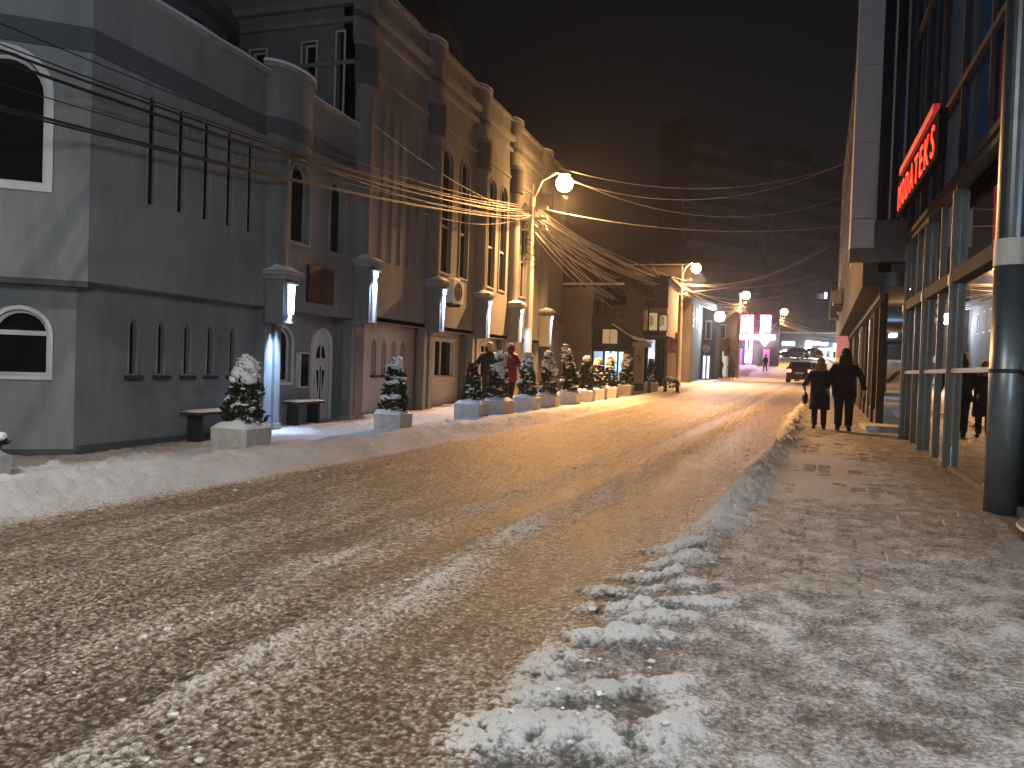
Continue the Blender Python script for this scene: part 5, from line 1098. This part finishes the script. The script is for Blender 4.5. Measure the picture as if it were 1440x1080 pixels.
w1 = person('woman with fair hair in a knee-length dark coat walking away on the right pavement', 1.04, 18.75, R(2), 1.56, (.022, .024, .034), (.02, .02, .028), hem=.48, stride=.05, arm_l=(.04, .25), arm_r=(.02, -.02), hair='long', haircol=(.36, .22, .13), wide=1.2, group=None)
w2 = person('taller person with long dark hair, dark jacket and wide trousers walking beside the fair-haired woman', 1.52, 18.55, R(-4), 1.76, BLK, (.02, .02, .024), hem=.72, stride=.06, arm_l=(.03, .02), arm_r=(.08, -.03), hair='long', haircol=(.015, .012, .012), wide=1.2, legw=1.15, group=None)
hb_ = thing('handbag', 'dark handbag hanging from the left hand of the fair-haired woman', 'handbag', (.75, 19.0, gzf(18.8)+.66))
mb = MB(); mb.blob((0, 0, .10), .065, .16, .14, 3, .08, 1.5, 3); part('bag_body', mb, mat('dark_leather', (.02, .02, .02), .4), hb_, local=True, smooth=True)
mb = MB(); mb.tube([(0, -.09, .2), (0, -.06, .30), (0, 0, .335), (0, .06, .30), (0, .09, .2)], .010, 6); part('strap', mb, M_DARK, hb_, local=True)
w3 = person('man with cropped hair in a black jacket behind a snow-capped conifer', -7.42, 21.0, R(20), 1.76, BLK, (.02, .02, .022), hem=.78, stride=.10, arm_l=(.10, -.05), arm_r=(.06, .05), hair='short', haircol=(.42, .34, .28), wide=1.2, group='pair of people on the left pavement')
w4 = person('person in a hooded dark red coat walking beside the man in black', -7.22, 22.3, R(-10), 1.76, (.14, .025, .02), (.03, .015, .015), hem=.62, stride=.13, hood=True, wide=1.12, group='pair of people on the left pavement')
for i, (x, y, H_, c, l, hd_) in enumerate(((-4.35, 66.0, 1.7, BLK, 'distant pedestrian in black beside the leaning red sign', False), (-3.85, 66.3, 1.7, (.20, .02, .03), 'distant pedestrian in a red coat', True), (-.55, 86.0, 1.75, BLK, 'distant pedestrian in dark clothes before the pink sign', False), (-3.0, 66.8, 1.7, (.16, .10, .06), 'distant pedestrian in brown under the third lamp', True))):
    person(l, x, y, R(170*i % 60), H_, c, BLK, hem=.7, hood=hd_, hair='short', group='distant pedestrians')
lf = thing('shop_flag_sign', 'upright red and white sign post by the distant pedestrians', 'sign', (-3.35, 66.2, gzf(66)))
mb = MB(); mb.box(-.25, .25, -.04, .04, 1.9, 3.3); part('panel', mb, mat('red_print', (.45, .10, .09), .6, var=.6, scale=3), lf, local=True)
mb = MB(); mb.box(-.03, .03, -.03, .03, 0, 1.9); part('post', mb, M_DARK, lf, local=True)

# tyre-sized flower bowl under snow before the shop and a round frosted shrub
sb = thing('snowy_shrub', 'low rounded shrub under snow at the foot of the billboard shop', 'shrub', (-4.75, 40.5, gzf(40.5)+.1))
fol, sn_, tr_ = tree_meshes(91, .45, .4, 0, .5, top='round'); part('foliage', fol, M_LEAF, sb, local=True); part('snow_load', sn_, M_SNOW, sb, local=True, smooth=True); part('stem', tr_, M_BARK, sb, local=True)

# ------------------------------------------------------------------ cold air between the lamps
HAZE = .0006
if HAZE:
    mb = MB(); mb.box(-165, 165, -45, 425, -1.2, 60); hz = part('haze', mb, bpy.data.materials.new('haze_air'), kind='stuff')
    m = hz.data.materials[0]; m.use_nodes = True; t = m.node_tree; t.nodes.clear(); o = t.nodes.new('ShaderNodeOutputMaterial'); v = t.nodes.new('ShaderNodeVolumePrincipled')
    v.inputs['Color'].default_value = (.85, .85, .88, 1); v.inputs['Density'].default_value = HAZE; v.inputs['Anisotropy'].default_value = .75; t.links.new(v.outputs[0], o.inputs['Volume'])
bpy.context.view_layer.update()
